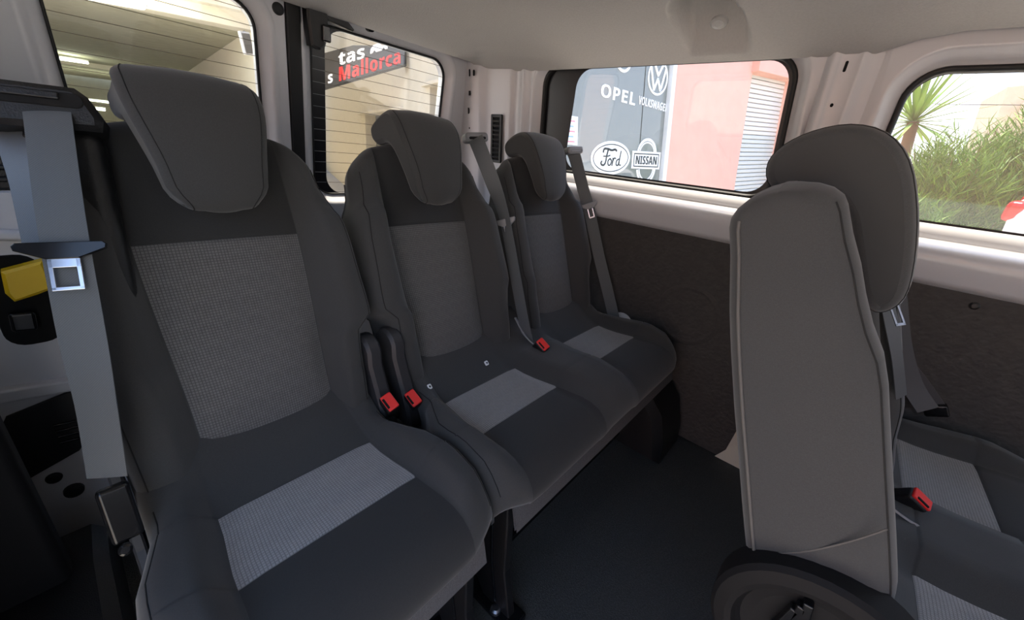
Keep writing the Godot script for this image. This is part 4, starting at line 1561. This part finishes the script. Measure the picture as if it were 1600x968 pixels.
	var pt := thing("pillar_trim", "black plastic trim post at the edge of the door opening beside the single seat", "trim")
	sh = Shape.new()
	sh.box(place(-0.91, 0.295, 0.205), Vector3(0.06, 0.59, 0.145), 0.015, 2)
	part("post", sh, "matte_black", pt)
	# white eyelets in the rear bench cushion
	for e in [[671, 604, "beside the buckles"], [760, 567, "towards the middle of the bench"]]:
		var t := thing("child_seat_tag", "small white tag on the rear bench cushion, " + e[2], "tag", Transform3D(), "tags on the bench cushion")
		sh = Shape.new()
		var pos := on_cushion(e[0], e[1])
		var fw := Basis(Vector3(0, 0, -1), Vector3(-0.75, 0.66, 0), Vector3(0.66, 0.75, 0)).orthonormalized()
		sh.slab(Transform3D(fw, pos), rounded(-0.006, 0.006, -0.007, 0.007, 0.003, 3), -0.002, 0.003, 0.001)
		part("disc", sh, "white_print", t)
		sh = Shape.new()
		sh.slab(Transform3D(fw, pos), ellipse(0.0, 0.0, 0.003, 0.003, 10), 0.003, 0.0034)
		part("symbol", sh, "dark_print", t)

# ---------------------------------------------------------------- outside
# lettering filling a box: centre, width, height in the plane of xf
func lettering(called: String, text: String, serif: bool, xf: Transform3D, width: float, height: float, m: String, parent: Node, slant := 0.0, depth := 0.004) -> void:
	var f := SystemFont.new()
	f.font_names = PackedStringArray(["Droid Serif" if serif else "Droid Sans"])
	f.font_weight = 700
	f.font_italic = serif
	var t := TextMesh.new()
	t.text = text
	t.font = f
	t.font_size = 72
	t.pixel_size = 0.01
	t.depth = 0.02
	var box := t.get_aabb()
	var o := MeshInstance3D.new()
	o.mesh = t
	o.material_override = mats[m]
	o.name = called
	parent.add_child(o, true)
	var c := box.get_center()
	var sx := width / box.size.x
	var sy := height / box.size.y
	var b := Basis(Vector3(sx, 0, 0), Vector3(slant * sy, sy, 0), Vector3(0, 0, depth / 0.02))
	o.transform = xf * Transform3D(b, -(b * c))

func stroke(sh: Shape, xf: Transform3D, pts: Array, width: float, z0: float, z1: float) -> void:
	# a flat line of even width through points in xy
	for i in pts.size() - 1:
		var a: Vector2 = pts[i]
		var b: Vector2 = pts[i + 1]
		var d := (b - a).normalized()
		var nn := Vector2(-d.y, d.x) * width * 0.5
		var e := d * width * 0.15
		sh.slab(xf, PackedVector2Array([a - nn - e, b - nn + e, b + nn + e, a + nn - e]), z0, z1)

func arc_band(sh: Shape, xf: Transform3D, c: Vector2, rx: float, ry: float, thick: float, a0: float, a1: float, z0: float, z1: float, seg := 36) -> void:
	for k in seg:
		var t0 := deg_to_rad(lerpf(a0, a1, float(k) / seg))
		var t1 := deg_to_rad(lerpf(a0, a1, float(k + 1) / seg))
		var o0 := c + Vector2(rx * cos(t0), ry * sin(t0))
		var o1 := c + Vector2(rx * cos(t1), ry * sin(t1))
		var i0 := c + Vector2((rx - thick) * cos(t0), (ry - thick) * sin(t0))
		var i1 := c + Vector2((rx - thick) * cos(t1), (ry - thick) * sin(t1))
		sh.slab(xf, PackedVector2Array([i0, o0, o1, i1]), z0, z1)

func build_shop_front() -> void:
	var fz := -3.2
	var front := street * place(0, 0, fz)
	# glazing
	var g := thing("shop_window", "shop window painted grey for its reflections, with white vehicle emblems beside the salmon wall", "shop window", front)
	for e in [[2.0, 4.085], [4.10, 4.52]]:
		var sh := Shape.new()
		sh.box(place((e[0] + e[1]) * 0.5, 0.4, -0.02), Vector3(e[1] - e[0], 4.0, 0.02), 0.003)
		part("pane", sh, "shop_glass", g)
	var sh := Shape.new()
	sh.box(place(4.0925, 0.4, -0.03), Vector3(0.016, 4.0, 0.02), 0.002)
	part("joint", sh, "rubber", g)
	sh = Shape.new()
	sh.box(place(4.56, 0.4, 0.0), Vector3(0.075, 4.0, 0.09), 0.006)
	part("frame_post", sh, "aluminium", g)
	# emblems on the glass
	var fl := Transform3D(Basis(), Vector3(0, 0, -0.008))
	var o := thing("emblem", "white oval emblem with script lettering on the shop window", "emblem", front)
	sh = Shape.new()
	sh.slab(fl, ellipse(3.60, 0.135, 0.325, 0.178, 40), 0, 0.004)
	part("oval", sh, "white_print", o)
	sh = Shape.new()
	arc_band(sh, fl, Vector2(3.60, 0.135), 0.292, 0.148, 0.010, 0, 360, 0.004, 0.006)
	part("inner_line", sh, "dark_print", o)
	sh = Shape.new()
	var tx := Transform3D(Basis(), Vector3(3.60, 0.135, -0.004))
	var F := func(l: Array) -> Array:
		return curve(l, 5)
	stroke(sh, tx, F.call([Vector2(-0.135, 0.06), Vector2(-0.12, 0.095), Vector2(-0.06, 0.095), Vector2(0.0, 0.082), Vector2(0.055, 0.09), Vector2(0.085, 0.075)]), 0.022, 0, 0.003)
	stroke(sh, tx, F.call([Vector2(-0.055, 0.09), Vector2(-0.075, 0.03), Vector2(-0.095, -0.05), Vector2(-0.13, -0.075), Vector2(-0.165, -0.055), Vector2(-0.15, -0.03)]), 0.020, 0, 0.003)
	stroke(sh, tx, F.call([Vector2(-0.13, 0.02), Vector2(-0.06, 0.02), Vector2(-0.02, 0.03)]), 0.013, 0, 0.003)
	stroke(sh, tx, F.call([Vector2(-0.02, -0.005), Vector2(-0.052, -0.03), Vector2(-0.045, -0.072), Vector2(-0.012, -0.07), Vector2(0.005, -0.03), Vector2(-0.02, -0.005)]), 0.014, 0, 0.003)
	stroke(sh, tx, F.call([Vector2(0.03, 0.0), Vector2(0.025, -0.04), Vector2(0.015, -0.08)]), 0.016, 0, 0.003)
	stroke(sh, tx, F.call([Vector2(0.025, -0.04), Vector2(0.05, 0.0), Vector2(0.075, -0.008)]), 0.013, 0, 0.003)
	stroke(sh, tx, F.call([Vector2(0.135, -0.01), Vector2(0.095, -0.025), Vector2(0.085, -0.068), Vector2(0.115, -0.078), Vector2(0.135, -0.03), Vector2(0.16, 0.075)]), 0.014, 0, 0.003)
	stroke(sh, tx, F.call([Vector2(0.14, -0.01), Vector2(0.135, -0.07), Vector2(0.165, -0.075)]), 0.014, 0, 0.003)
	part("script", sh, "dark_print", o)
	o = thing("emblem", "white ring and bar emblem with block letters on the shop window", "emblem", front)
	sh = Shape.new()
	sh.slab(fl, PackedVector2Array([Vector2(3.96, 0.02), Vector2(4.50, 0.0), Vector2(4.50, 0.20), Vector2(3.96, 0.215)]), 0, 0.004)
	part("bar", sh, "white_print", o)
	sh = Shape.new()
	arc_band(sh, fl, Vector2(4.23, 0.18), 0.185, 0.175, 0.03, 8, 172, 0, 0.004)
	arc_band(sh, fl, Vector2(4.23, 0.185), 0.145, 0.13, 0.016, 8, 172, 0, 0.004)
	arc_band(sh, fl, Vector2(4.24, 0.03), 0.185, 0.20, 0.03, 188, 352, 0, 0.004)
	arc_band(sh, fl, Vector2(4.24, 0.03), 0.145, 0.155, 0.016, 188, 352, 0, 0.004)
	part("ring", sh, "white_print", o)
	sh = Shape.new()
	for e in [[Vector2(3.995, 0.045), Vector2(4.465, 0.028)], [Vector2(3.995, 0.185), Vector2(4.465, 0.172)], [Vector2(3.997, 0.045), Vector2(3.997, 0.185)], [Vector2(4.463, 0.03), Vector2(4.463, 0.172)]]:
		stroke(sh, fl, e, 0.012, 0.004, 0.006)
	part("outline", sh, "dark_print", o)
	lettering("letters", "NISSAN", false, Transform3D(Basis(Vector3(0, 0, 1), -0.03), Vector3(4.23, 0.108, -0.002)), 0.40, 0.095, "dark_print", o, 0.0)
	o = thing("emblem", "white block letters under a bolt ring on the shop window", "emblem", front)
	lettering("letters", "OPEL", false, Transform3D(Basis(Vector3(0, 0, 1), -0.09), Vector3(3.67, 0.775, -0.006)), 0.56, 0.125, "white_print", o, 0.0)
	sh = Shape.new()
	arc_band(sh, fl, Vector2(3.72, 1.12), 0.13, 0.13, 0.028, 0, 360, 0, 0.004)
	stroke(sh, fl, [Vector2(3.56, 1.10), Vector2(3.74, 1.14), Vector2(3.70, 1.10), Vector2(3.88, 1.14)], 0.03, 0, 0.004)
	part("ring", sh, "white_print", o)
	o = thing("emblem", "white round emblem with small capitals beneath on the shop window", "emblem", front)
	lettering("letters", "VOLKSWAGEN", false, Transform3D(Basis(Vector3(0, 0, 1), -0.10), Vector3(4.285, 0.722, -0.006)), 0.56, 0.085, "white_print", o, 0.0)
	sh = Shape.new()
	arc_band(sh, fl, Vector2(4.32, 1.00), 0.185, 0.185, 0.024, 0, 360, 0, 0.004)
	stroke(sh, fl, [Vector2(4.235, 1.145), Vector2(4.32, 1.02), Vector2(4.405, 1.145)], 0.032, 0, 0.004)
	stroke(sh, fl, [Vector2(4.185, 1.09), Vector2(4.26, 0.87), Vector2(4.32, 0.99), Vector2(4.38, 0.87), Vector2(4.455, 1.09)], 0.032, 0, 0.004)
	part("ring", sh, "white_print", o)
	# notice
	o = thing("paper_notice", "white printed paper notice stuck on the shop window", "notice", front)
	sh = Shape.new()
	sh.slab(fl, PackedVector2Array([Vector2(2.86, 0.27), Vector2(3.07, 0.26), Vector2(3.07, 0.53), Vector2(2.86, 0.54)]), 0, 0.004)
	part("sheet", sh, "white_print", o)
	for k in 5:
		sh = Shape.new()
		sh.slab(fl, PackedVector2Array([Vector2(2.90, 0.495 - 0.048 * k), Vector2(3.03 - 0.02 * (k % 2), 0.492 - 0.048 * k), Vector2(3.03 - 0.02 * (k % 2), 0.478 - 0.048 * k), Vector2(2.90, 0.481 - 0.048 * k)]), 0.004, 0.005)
		part("print_line", sh, "pink_print" if k % 2 == 0 else "blue_print", o)
	# salmon wall, lintel, reveal
	o = thing("salmon_wall", "smooth salmon rendered wall between shop window and roller shutter", "wall", front)
	sh = Shape.new()
	sh.box(place(5.49, 0.9, -0.15), Vector3(1.80, 5.0, 0.36), 0.01)
	part("pier", sh, "salmon", o)
	sh = Shape.new()
	sh.box(place(7.05, 2.35, -0.1), Vector3(1.40, 2.2, 0.46), 0.01)
	part("lintel", sh, "salmon", o)
	sh = Shape.new()
	sh.box(place(7.90, 0.9, -0.1), Vector3(0.62, 5.0, 0.50), 0.01)
	part("pier", sh, "salmon", o)
	sh = Shape.new()
	sh.box(place(4.2, 5.9, -0.15), Vector3(8.0, 5.2, 0.30), 0.01)
	part("upper_wall", sh, "salmon", o)  # unseen upper storey, widened and raised to keep sun off the seats
	o = thing("roller_shutter", "white slatted roller shutter beside the salmon wall", "shutter", front)
	for k in 46:
		sh = Shape.new()
		sh.box(place(7.0, -1.55 + 0.062 * k, -0.05), Vector3(1.24, 0.056, 0.03), 0.012)
		part("slat", sh, "slat", o)
	sh = Shape.new()
	sh.box(place(7.0, 0.0, -0.075), Vector3(1.24, 3.4, 0.02), 0.002)
	part("backing", sh, "door_grey", o)

func build_yard() -> void:
	# ground all round
	var gr := setting("ground", "pale concrete outside the van, lightened to bounce daylight inside", "ground")
	sh_box(gr, "bounce_concrete", Vector3(0, -0.72, 0), Vector3(90, 0.1, 90), "bounce_concrete")
	# cream wall running back from the van's far corner, two door openings
	var w := thing("cream_wall", "cream rendered wall with two openings behind the rear door window", "wall", yard)
	var X := 2.05
	# [z from, z to, y from, y to]
	for e in [[-5.45, -3.6, -1.8, 6.0], [-7.55, -5.9, -1.8, 6.0], [-30.0, -10.85, -1.8, 6.0], [-10.85, -7.55, 0.45, 6.0], [-5.9, -5.45, 0.70, 6.0]]:
		var sh := Shape.new()
		sh.box(place(X, (e[2] + e[3]) * 0.5, (e[0] + e[1]) * 0.5), Vector3(0.30, e[3] - e[2], e[1] - e[0]), 0.004)
		part("wall_piece", sh, "cream", w)
	var o := thing("grey_door", "grey door set in the cream wall under a small lintel", "door", yard)
	var sh := Shape.new()
	sh.box(place(X + 0.12, -0.67, -9.2), Vector3(0.05, 2.25, 3.4), 0.004)
	part("leaf", sh, "door_grey", o)
	sh = Shape.new()
	sh.box(place(X - 0.16, 0.47, -9.4), Vector3(0.14, 0.05, 4.2), 0.01)
	part("lintel", sh, "cream", o)
	o = thing("grey_shutter", "narrow dark grey opening at the end of the cream wall", "door", yard)
	sh = Shape.new()
	sh.box(place(X + 0.12, -0.5, -5.67), Vector3(0.05, 2.4, 0.5), 0.004)
	part("leaf", sh, "door_grey", o)
	sh = Shape.new()
	sh.box(place(X - 0.16, 0.72, -5.7), Vector3(0.14, 0.05, 0.75), 0.01)
	part("lintel", sh, "cream", o)
	# sign hanging in front of it
	var a := seen(500, 139, 6.2)
	var b := seen(632.5, 100, 5.9)
	var c := seen(632.5, 71, 5.9)
	var sx := b - a
	var sy := c - b
	var sw := sx.length()
	var shh := sy.length()
	var bx := sx / sw
	var by := sy / shh
	var bz := bx.cross(by).normalized()
	var s := thing("shop_sign", "black sign board with white and red lettering behind the rear door window", "sign", Transform3D(Basis(bx, by, bz), a))
	sh = Shape.new()
	sh.slab(Transform3D(), PackedVector2Array([Vector2(-0.15, 0), Vector2(sw, 0), Vector2(sw, shh), Vector2(sw - 0.9, shh * 1.9), Vector2(-0.15, shh * 2.0)]), -0.06, 0.0, 0.004)
	part("board", sh, "sign_black", s)
	lettering("letters", "Mallorca", false, place(sw * 0.595, shh * 0.52, 0.002), sw * 0.715, shh * 0.85, "red_print", s, 0.0, 0.012)
	lettering("letters", "tas", false, place(sw * 0.385, shh * 1.32, 0.002), sw * 0.31, shh * 0.68, "white_print", s, 0.0, 0.012)
	lettering("letters", "s", false, place(sw * 0.13, shh * 0.40, 0.002), sw * 0.055, shh * 0.5, "white_print", s, 0.0, 0.012)
	# little car pictogram
	sh = Shape.new()
	var cx := sw * 0.70
	var cy := shh * 1.10
	var k := shh
	var icon := PackedVector2Array()
	for q in [Vector2(-0.42, 0.0), Vector2(-0.40, 0.20), Vector2(-0.25, 0.36), Vector2(0.05, 0.38), Vector2(0.20, 0.22), Vector2(0.48, 0.14), Vector2(0.50, 0.0), Vector2(0.36, 0.0), Vector2(0.28, 0.12), Vector2(0.18, 0.0), Vector2(-0.12, 0.0), Vector2(-0.20, 0.12), Vector2(-0.30, 0.0)]:
		icon.append(q * k * 1.15)
	sh.slab(place(cx, cy, 0.0), icon, 0.0, 0.012)
	part("car_pictogram", sh, "white_print", s)
	# pier and lintel of the workshop bay
	w = thing("workshop_pier", "cream rendered pier of the workshop bay", "pier", yard)
	sh = Shape.new()
	sh.slab(Transform3D(Basis(Vector3(1, 0, 0), Vector3(0, 0, -1), Vector3(0, 1, 0)), Vector3.ZERO), PackedVector2Array([Vector2(-0.15, 7.55), Vector2(0.55, 7.55), Vector2(0.55, 20.0), Vector2(-2.86, 20.0)]), -1.9, 4.0, 0.0)
	part("pier", sh, "cream", w)
	w = thing("workshop_roof", "cream workshop ceiling with deep beams above the yard behind the van", "roof", yard)
	sh = Shape.new()
	sh.box(place(-4.2, 1.30, -18.6), Vector3(9.0, 0.16, 22.0), 0.01)
	part("soffit", sh, "workshop", w)
	for e in [[-7.65, 1.20, 0.30, 0.24], [-7.32, 1.36, 0.16, 0.34], [-19.4, 1.10, 0.30, 0.26]]:
		sh = Shape.new()
		sh.box(place(-4.2, e[1] + e[3] * 0.5 - 0.02, e[0]), Vector3(9.0, e[3], e[2]), 0.01)
		part("beam", sh, "cream", w)
	sh = Shape.new()
	sh.box(place(-4.2, 3.2, -7.25), Vector3(9.6, 3.5, 0.2), 0.01)
	part("upper_wall", sh, "cream", w)
	w = thing("workshop_wall", "dim olive workshop back wall behind the rear window", "wall", yard)
	sh = Shape.new()
	sh.box(place(-4.5, 0.2, -30.0), Vector3(14.0, 5.0, 0.2), 0.01)
	part("wall_piece", sh, "workshop", w)
	sh = Shape.new()
	sh.box(place(-9.0, 0.2, -19.0), Vector3(0.2, 5.0, 22.0), 0.01)
	part("wall_piece", sh, "workshop", w)
	# fluorescent tubes; the two low ones stand in for reflections on the glass
	for e in [[Vector3(-5.2, 1.08, -17.2), Vector3(-4.46, 1.08, -17.2), 0.035, "on the far ceiling beam"], [Vector3(-1.85, 1.08, -6.95), Vector3(-1.17, 1.08, -6.85), 0.022, "on the near ceiling beam"], [Vector3(-6.6, 0.16, -24.0), Vector3(-5.55, 0.14, -24.0), 0.034, "standing in for a reflection on the glass, upper one"], [Vector3(-6.7, -0.14, -24.0), Vector3(-6.1, -0.16, -24.0), 0.040, "standing in for a reflection on the glass, lower one"]]:
		var t := thing("fluorescent_tube", "glowing white fluorescent tube " + e[3], "lamp", yard)
		sh = Shape.new()
		sh.tube([e[0], e[0] + (e[1] - e[0]) * 0.02, e[0] + (e[1] - e[0]) * 0.98, e[1]], [e[2] * 0.6, e[2], e[2], e[2] * 0.6], 10)
		part("tube", sh, "tube_light", t)
		sh = Shape.new()
		var mid: Vector3 = (e[0] + e[1]) * 0.5
		sh.box(place(mid.x, mid.y + e[2] * 1.6, mid.z), Vector3((e[1] - e[0]).length() * 1.04, e[2] * 0.9, e[2] * 2.2), 0.006)
		part("batten", sh, "slat", t)
		var li := OmniLight3D.new()
		li.name = "tube_glow"
		li.light_color = Color(0.97, 1.0, 0.9)
		li.light_energy = 0.5
		li.light_size = 0.3
		li.omni_range = 40.0
		li.omni_attenuation = 2.0
		li.shadow_enabled = true
		li.position = mid + Vector3(0, -e[2] * 2.0, 0)
		t.add_child(li)
	# floodlight on the pier
	var fl := thing("floodlight", "small square floodlight on a bracket at the corner of the workshop bay", "lamp", yard * Transform3D(Basis(Vector3.UP, 0.75) * Basis(Vector3(0, 0, 1), 0.15), Vector3(-0.226, 0.948, -7.05)))
	sh = Shape.new()
	sh.box(place(0, 0, 0), Vector3(0.15, 0.26, 0.05), 0.015, 2)
	part("housing", sh, "slat", fl)
	sh = Shape.new()
	sh.box(place(0, 0, 0.025), Vector3(0.12, 0.22, 0.008), 0.003)
	part("lens", sh, "door_grey", fl)
	sh = Shape.new()
	sh.tube([Vector3(0.03, 0.06, -0.01), Vector3(0.10, 0.12, -0.10), Vector3(0.34, 0.12, -0.42)], 0.028, 8)
	part("bracket", sh, "black_plastic", fl)
	# buildings across the street from the open door
	var bl := thing("street_house", "salmon house across the street from the open sliding door", "building", place(1.0, -0.7, 8.0))
	sh = Shape.new()
	sh.box(place(0, 1.6, 0), Vector3(16, 3.2, 0.4), 0.02)
	part("wall_piece", sh, "house_wall", bl)

func blade(sh: Shape, a: Vector3, d: Vector3, length: float, width: float, bend: Vector3, side: Vector3) -> void:
	var p0 := a
	var p1 := a + d * length * 0.55 + bend * 0.3
	var p2 := a + d * length + bend
	var w := side * width * 0.5
	var nn := d.cross(side).normalized()
	sh.tri(p0 - w, p0 + w, p1 + w * 0.9, nn, nn, nn)
	sh.tri(p0 - w, p1 + w * 0.9, p1 - w * 0.9, nn, nn, nn)
	sh.tri(p1 - w * 0.9, p1 + w * 0.9, p2, nn, nn, nn)

func dir_any() -> Vector3:
	return Vector3(rng.randfn(), rng.randfn(), rng.randfn()).normalized()

func shrub(label: String, at: Vector3, rad: Vector3, count: int) -> void:
	var t := thing("feathery_shrub", label, "shrub", street * Transform3D(Basis(), at))
	var stem := Shape.new()
	var leaves := [Shape.new(), Shape.new()]
	var twigs := int(count / 26.0)
	for k in twigs:
		# branches sweep up and out from the foot
		var a := rng.randf() * TAU
		var e := Vector3(cos(a) * rad.x * sqrt(rng.randf()), 0, sin(a) * rad.z * sqrt(rng.randf()))
		var tip := Vector3(e.x, rad.y * (0.35 + 0.65 * rng.randf()) * (1.0 - 0.45 * pow(Vector2(e.x / rad.x, e.z / rad.z).length(), 2)), e.z)
		var foot := Vector3(e.x * 0.25, 0.0, e.z * 0.25)
		var mid := foot.lerp(tip, 0.55) + Vector3(e.x * 0.12, rad.y * 0.08, e.z * 0.12)
		if k % 14 == 0:
			stem.tube([foot, mid, tip], [0.018, 0.011, 0.004], 5)
		var dirn := (tip - mid).normalized()
		for j in 26:
			var u := 0.3 + 0.7 * rng.randf()
			var p := mid.lerp(tip, (u - 0.3) / 0.7) if u > 0.4 else foot.lerp(mid, 0.6 + u)
			p += dir_any() * 0.05
			var d := (dirn * 0.9 + dir_any() * 0.75 + Vector3(0, 0.15, 0)).normalized()
			var side := d.cross(dir_any()).normalized()
			var ln := 0.16 + 0.16 * rng.randf()
			blade(leaves[0 if rng.randf() < 0.6 else 1], p, d, ln, 0.008 + 0.007 * rng.randf(), Vector3(0, -0.03, 0) + dir_any() * 0.035, side)
	part("foliage", leaves[0], "leaf", t)
	part("foliage", leaves[1], "leaf_pale", t)
	part("stems", stem, "bark", t)

func build_garden() -> void:
	# low wall and planting bed by the street
	var bed := thing("garden_wall", "low salmon garden wall behind the shrubs", "wall", street)
	var sh := Shape.new()
	sh.box(place(11.6, -1.35, 1.0), Vector3(0.25, 0.95, 9.0), 0.02)
	part("wall_piece", sh, "salmon", bed)
	shrub("feathery green shrub behind the side window, beside the palm", Vector3(8.6, -1.75, -1.20), Vector3(0.95, 2.3, 0.75), 21000)
	shrub("feathery green shrub behind the side window, taller one hanging over the parked car", Vector3(9.3, -1.75, -0.35), Vector3(0.95, 2.9, 0.85), 18000)
	shrub("feathery green shrub on the garden wall, beyond the parked car", Vector3(10.3, -1.75, 1.3), Vector3(1.0, 2.7, 0.9), 8000)
	shrub("low feathery shrub at the foot of the taller shrubs", Vector3(7.4, -1.75, -1.35), Vector3(0.5, 1.4, 0.45), 5000)
	# palm with stiff fan of pointed leaves
	var palm := thing("yucca_palm", "spiky palm with a fan of stiff pointed leaves behind the side window", "palm", street * Transform3D(Basis(), Vector3(10.6, -1.8, -2.22)))
	sh = Shape.new()
	sh.tube([Vector3(0, 0, 0), Vector3(0.03, 0.8, 0), Vector3(0, 1.6, 0), Vector3(0, 2.5, 0)], [0.13, 0.11, 0.10, 0.085], 10)
	part("trunk", sh, "bark", palm)
	for k in 64:
		var a := k * 2.39996
		var el := lerpf(1.45, -0.6, float(k) / 64.0)
		var d := Vector3(cos(a) * cos(el), sin(el), sin(a) * cos(el)).normalized()
		sh = Shape.new()
		var side := d.cross(Vector3.UP if absf(d.y) < 0.98 else Vector3.RIGHT).normalized()
		var root := Vector3(0, 2.5, 0) + d * 0.05
		var ln := 0.95 + 0.35 * rng.randf()
		var nn := side.cross(d).normalized()
		var p1 := root + d * ln * 0.4
		var p2 := root + d * ln + Vector3(0, -0.06, 0)
		var w := 0.035
		for q in [-1.0, 1.0]:
			var f: Vector3 = (nn + side * q * 0.3).normalized()
			var lift := nn * -0.010
			sh.tri(root + lift, root + side * w * 0.5 * q, p1 + side * w * q, f, f, f)
			sh.tri(root + lift, p1 + side * w * q, p1 + lift, f, f, f)
			sh.tri(p1 + lift, p1 + side * w * q, p2, f, f, f)
		part("leaf", sh, "palm_leaf", palm)
	# far house with balcony
	var h := thing("far_house", "sandy apartment house far behind the shrubs", "building", street * Transform3D(Basis(Vector3.UP, 0.25), Vector3(34, -2.0, -3.0)))
	sh = Shape.new()
	sh.box(place(0, 2.6, 1.2), Vector3(6, 5.2, 5.0), 0.03)
	part("wall_piece", sh, "far_building", h)
	sh = Shape.new()
	sh.box(place(-3.2, 4.15, 0.6), Vector3(0.9, 0.55, 2.6), 0.03)
	part("balcony", sh, "far_building", h)
	for z in [0.0, 1.4, 2.8]:
		sh = Shape.new()
		sh.box(place(-3.0, 4.75, z), Vector3(0.08, 0.7, 0.7), 0.01)
		part("window", sh, "car_glass", h)
	# overhead cable
	var c := thing("overhead_cable", "thin dark overhead cable crossing the sky above the shrubs", "cable")
	sh = Shape.new()
	sh.tube([seen(1380, 158, 9.0), seen(1480, 163, 9.0), seen(1700, 165, 9.0)], 0.008, 6)
	part("cable", sh, "cable", c)
	build_car()

func build_car() -> void:
	# small white car parked by the shrubs: only its tail shows
	var xf := street * Transform3D(Basis(Vector3(0, 0, 1), Vector3.UP, Vector3(-1, 0, 0)), Vector3(7.16, -1.38, 1.56))
	var car := thing("parked_car", "white hatchback parked by the shrubs, red tail lamp showing", "car", xf)
	# length along x (tail at -x), width z
	var s := Sheet.new()
	var prof := [[-2.0, 0.35, 0.55, 0.70], [-1.98, 0.32, 0.95, 0.76], [-1.85, 0.28, 1.0, 0.80], [-1.55, 0.26, 1.02, 0.83], [-0.6, 0.25, 0.98, 0.84], [0.6, 0.25, 0.96, 0.84], [1.4, 0.26, 0.88, 0.82], [1.95, 0.30, 0.72, 0.76], [2.1, 0.36, 0.6, 0.66]]
	for e in prof:
		var row := []
		for q in rounded(-e[3], e[3], e[1], e[2], 0.16, 5):
			row.append(Vector3(e[0], q.y, q.x))
		row.append(row[0])
		s.add_row(row)
	s.finish(true, false)
	var sh := s.part(0, s.rows - 1, 0, s.cols - 1)
	sh.flat(s.at(0, 0), s.at(0, 6), s.at(0, 12), s.at(0, 18), Vector3(-1, 0, 0))
	part("body", sh, "car_white", car)
	s = Sheet.new()
	for e in [[-1.92, 0.98, 0.99, 0.74], [-1.72, 0.98, 1.36, 0.68], [-1.45, 0.98, 1.46, 0.64], [0.2, 0.96, 1.47, 0.64], [0.9, 0.94, 1.0, 0.74]]:
		var row := []
		for q in rounded(-e[3], e[3], e[1] - 0.25, e[2], 0.10, 4):
			row.append(Vector3(e[0], q.y, q.x))
		row.append(row[0])
		s.add_row(row)
	s.finish(true, false)
	part("roof", s.part(0, s.rows - 1, 0, s.cols - 1), "car_white", car)
	for z in [-0.66, 0.66]:
		sh = Shape.new()
		sh.box(Transform3D(Basis(Vector3(0, 0, 1), -0.12), Vector3(-1.96, 0.88, z)), Vector3(0.14, 0.20, 0.22), 0.05, 2)
		part("tail_lamp", sh, "tail_lamp", car)
	sh = Shape.new()
	sh.box(Transform3D(Basis(Vector3(0, 0, 1), -0.5), Vector3(-1.80, 1.19, 0)), Vector3(0.04, 0.30, 1.1), 0.015)
	part("rear_window", sh, "car_glass", car)
	for z in [-0.69, 0.69]:
		sh = Shape.new()
		sh.box(place(-0.6, 1.2, z * 0.98), Vector3(1.6, 0.28, 0.05), 0.02)
		part("side_window", sh, "car_glass", car)
	for x in [-1.3, 1.35]:
		for z in [-0.78, 0.78]:
			sh = Shape.new()
			sh.lathe(Transform3D(Basis(Vector3(1, 0, 0), PI * 0.5), Vector3(x, 0.3, z)), [Vector2(0, -0.1), Vector2(0.26, -0.1), Vector2(0.30, -0.06), Vector2(0.30, 0.06), Vector2(0.26, 0.1), Vector2(0, 0.1)], 20)
			part("wheel", sh, "rubber", car)
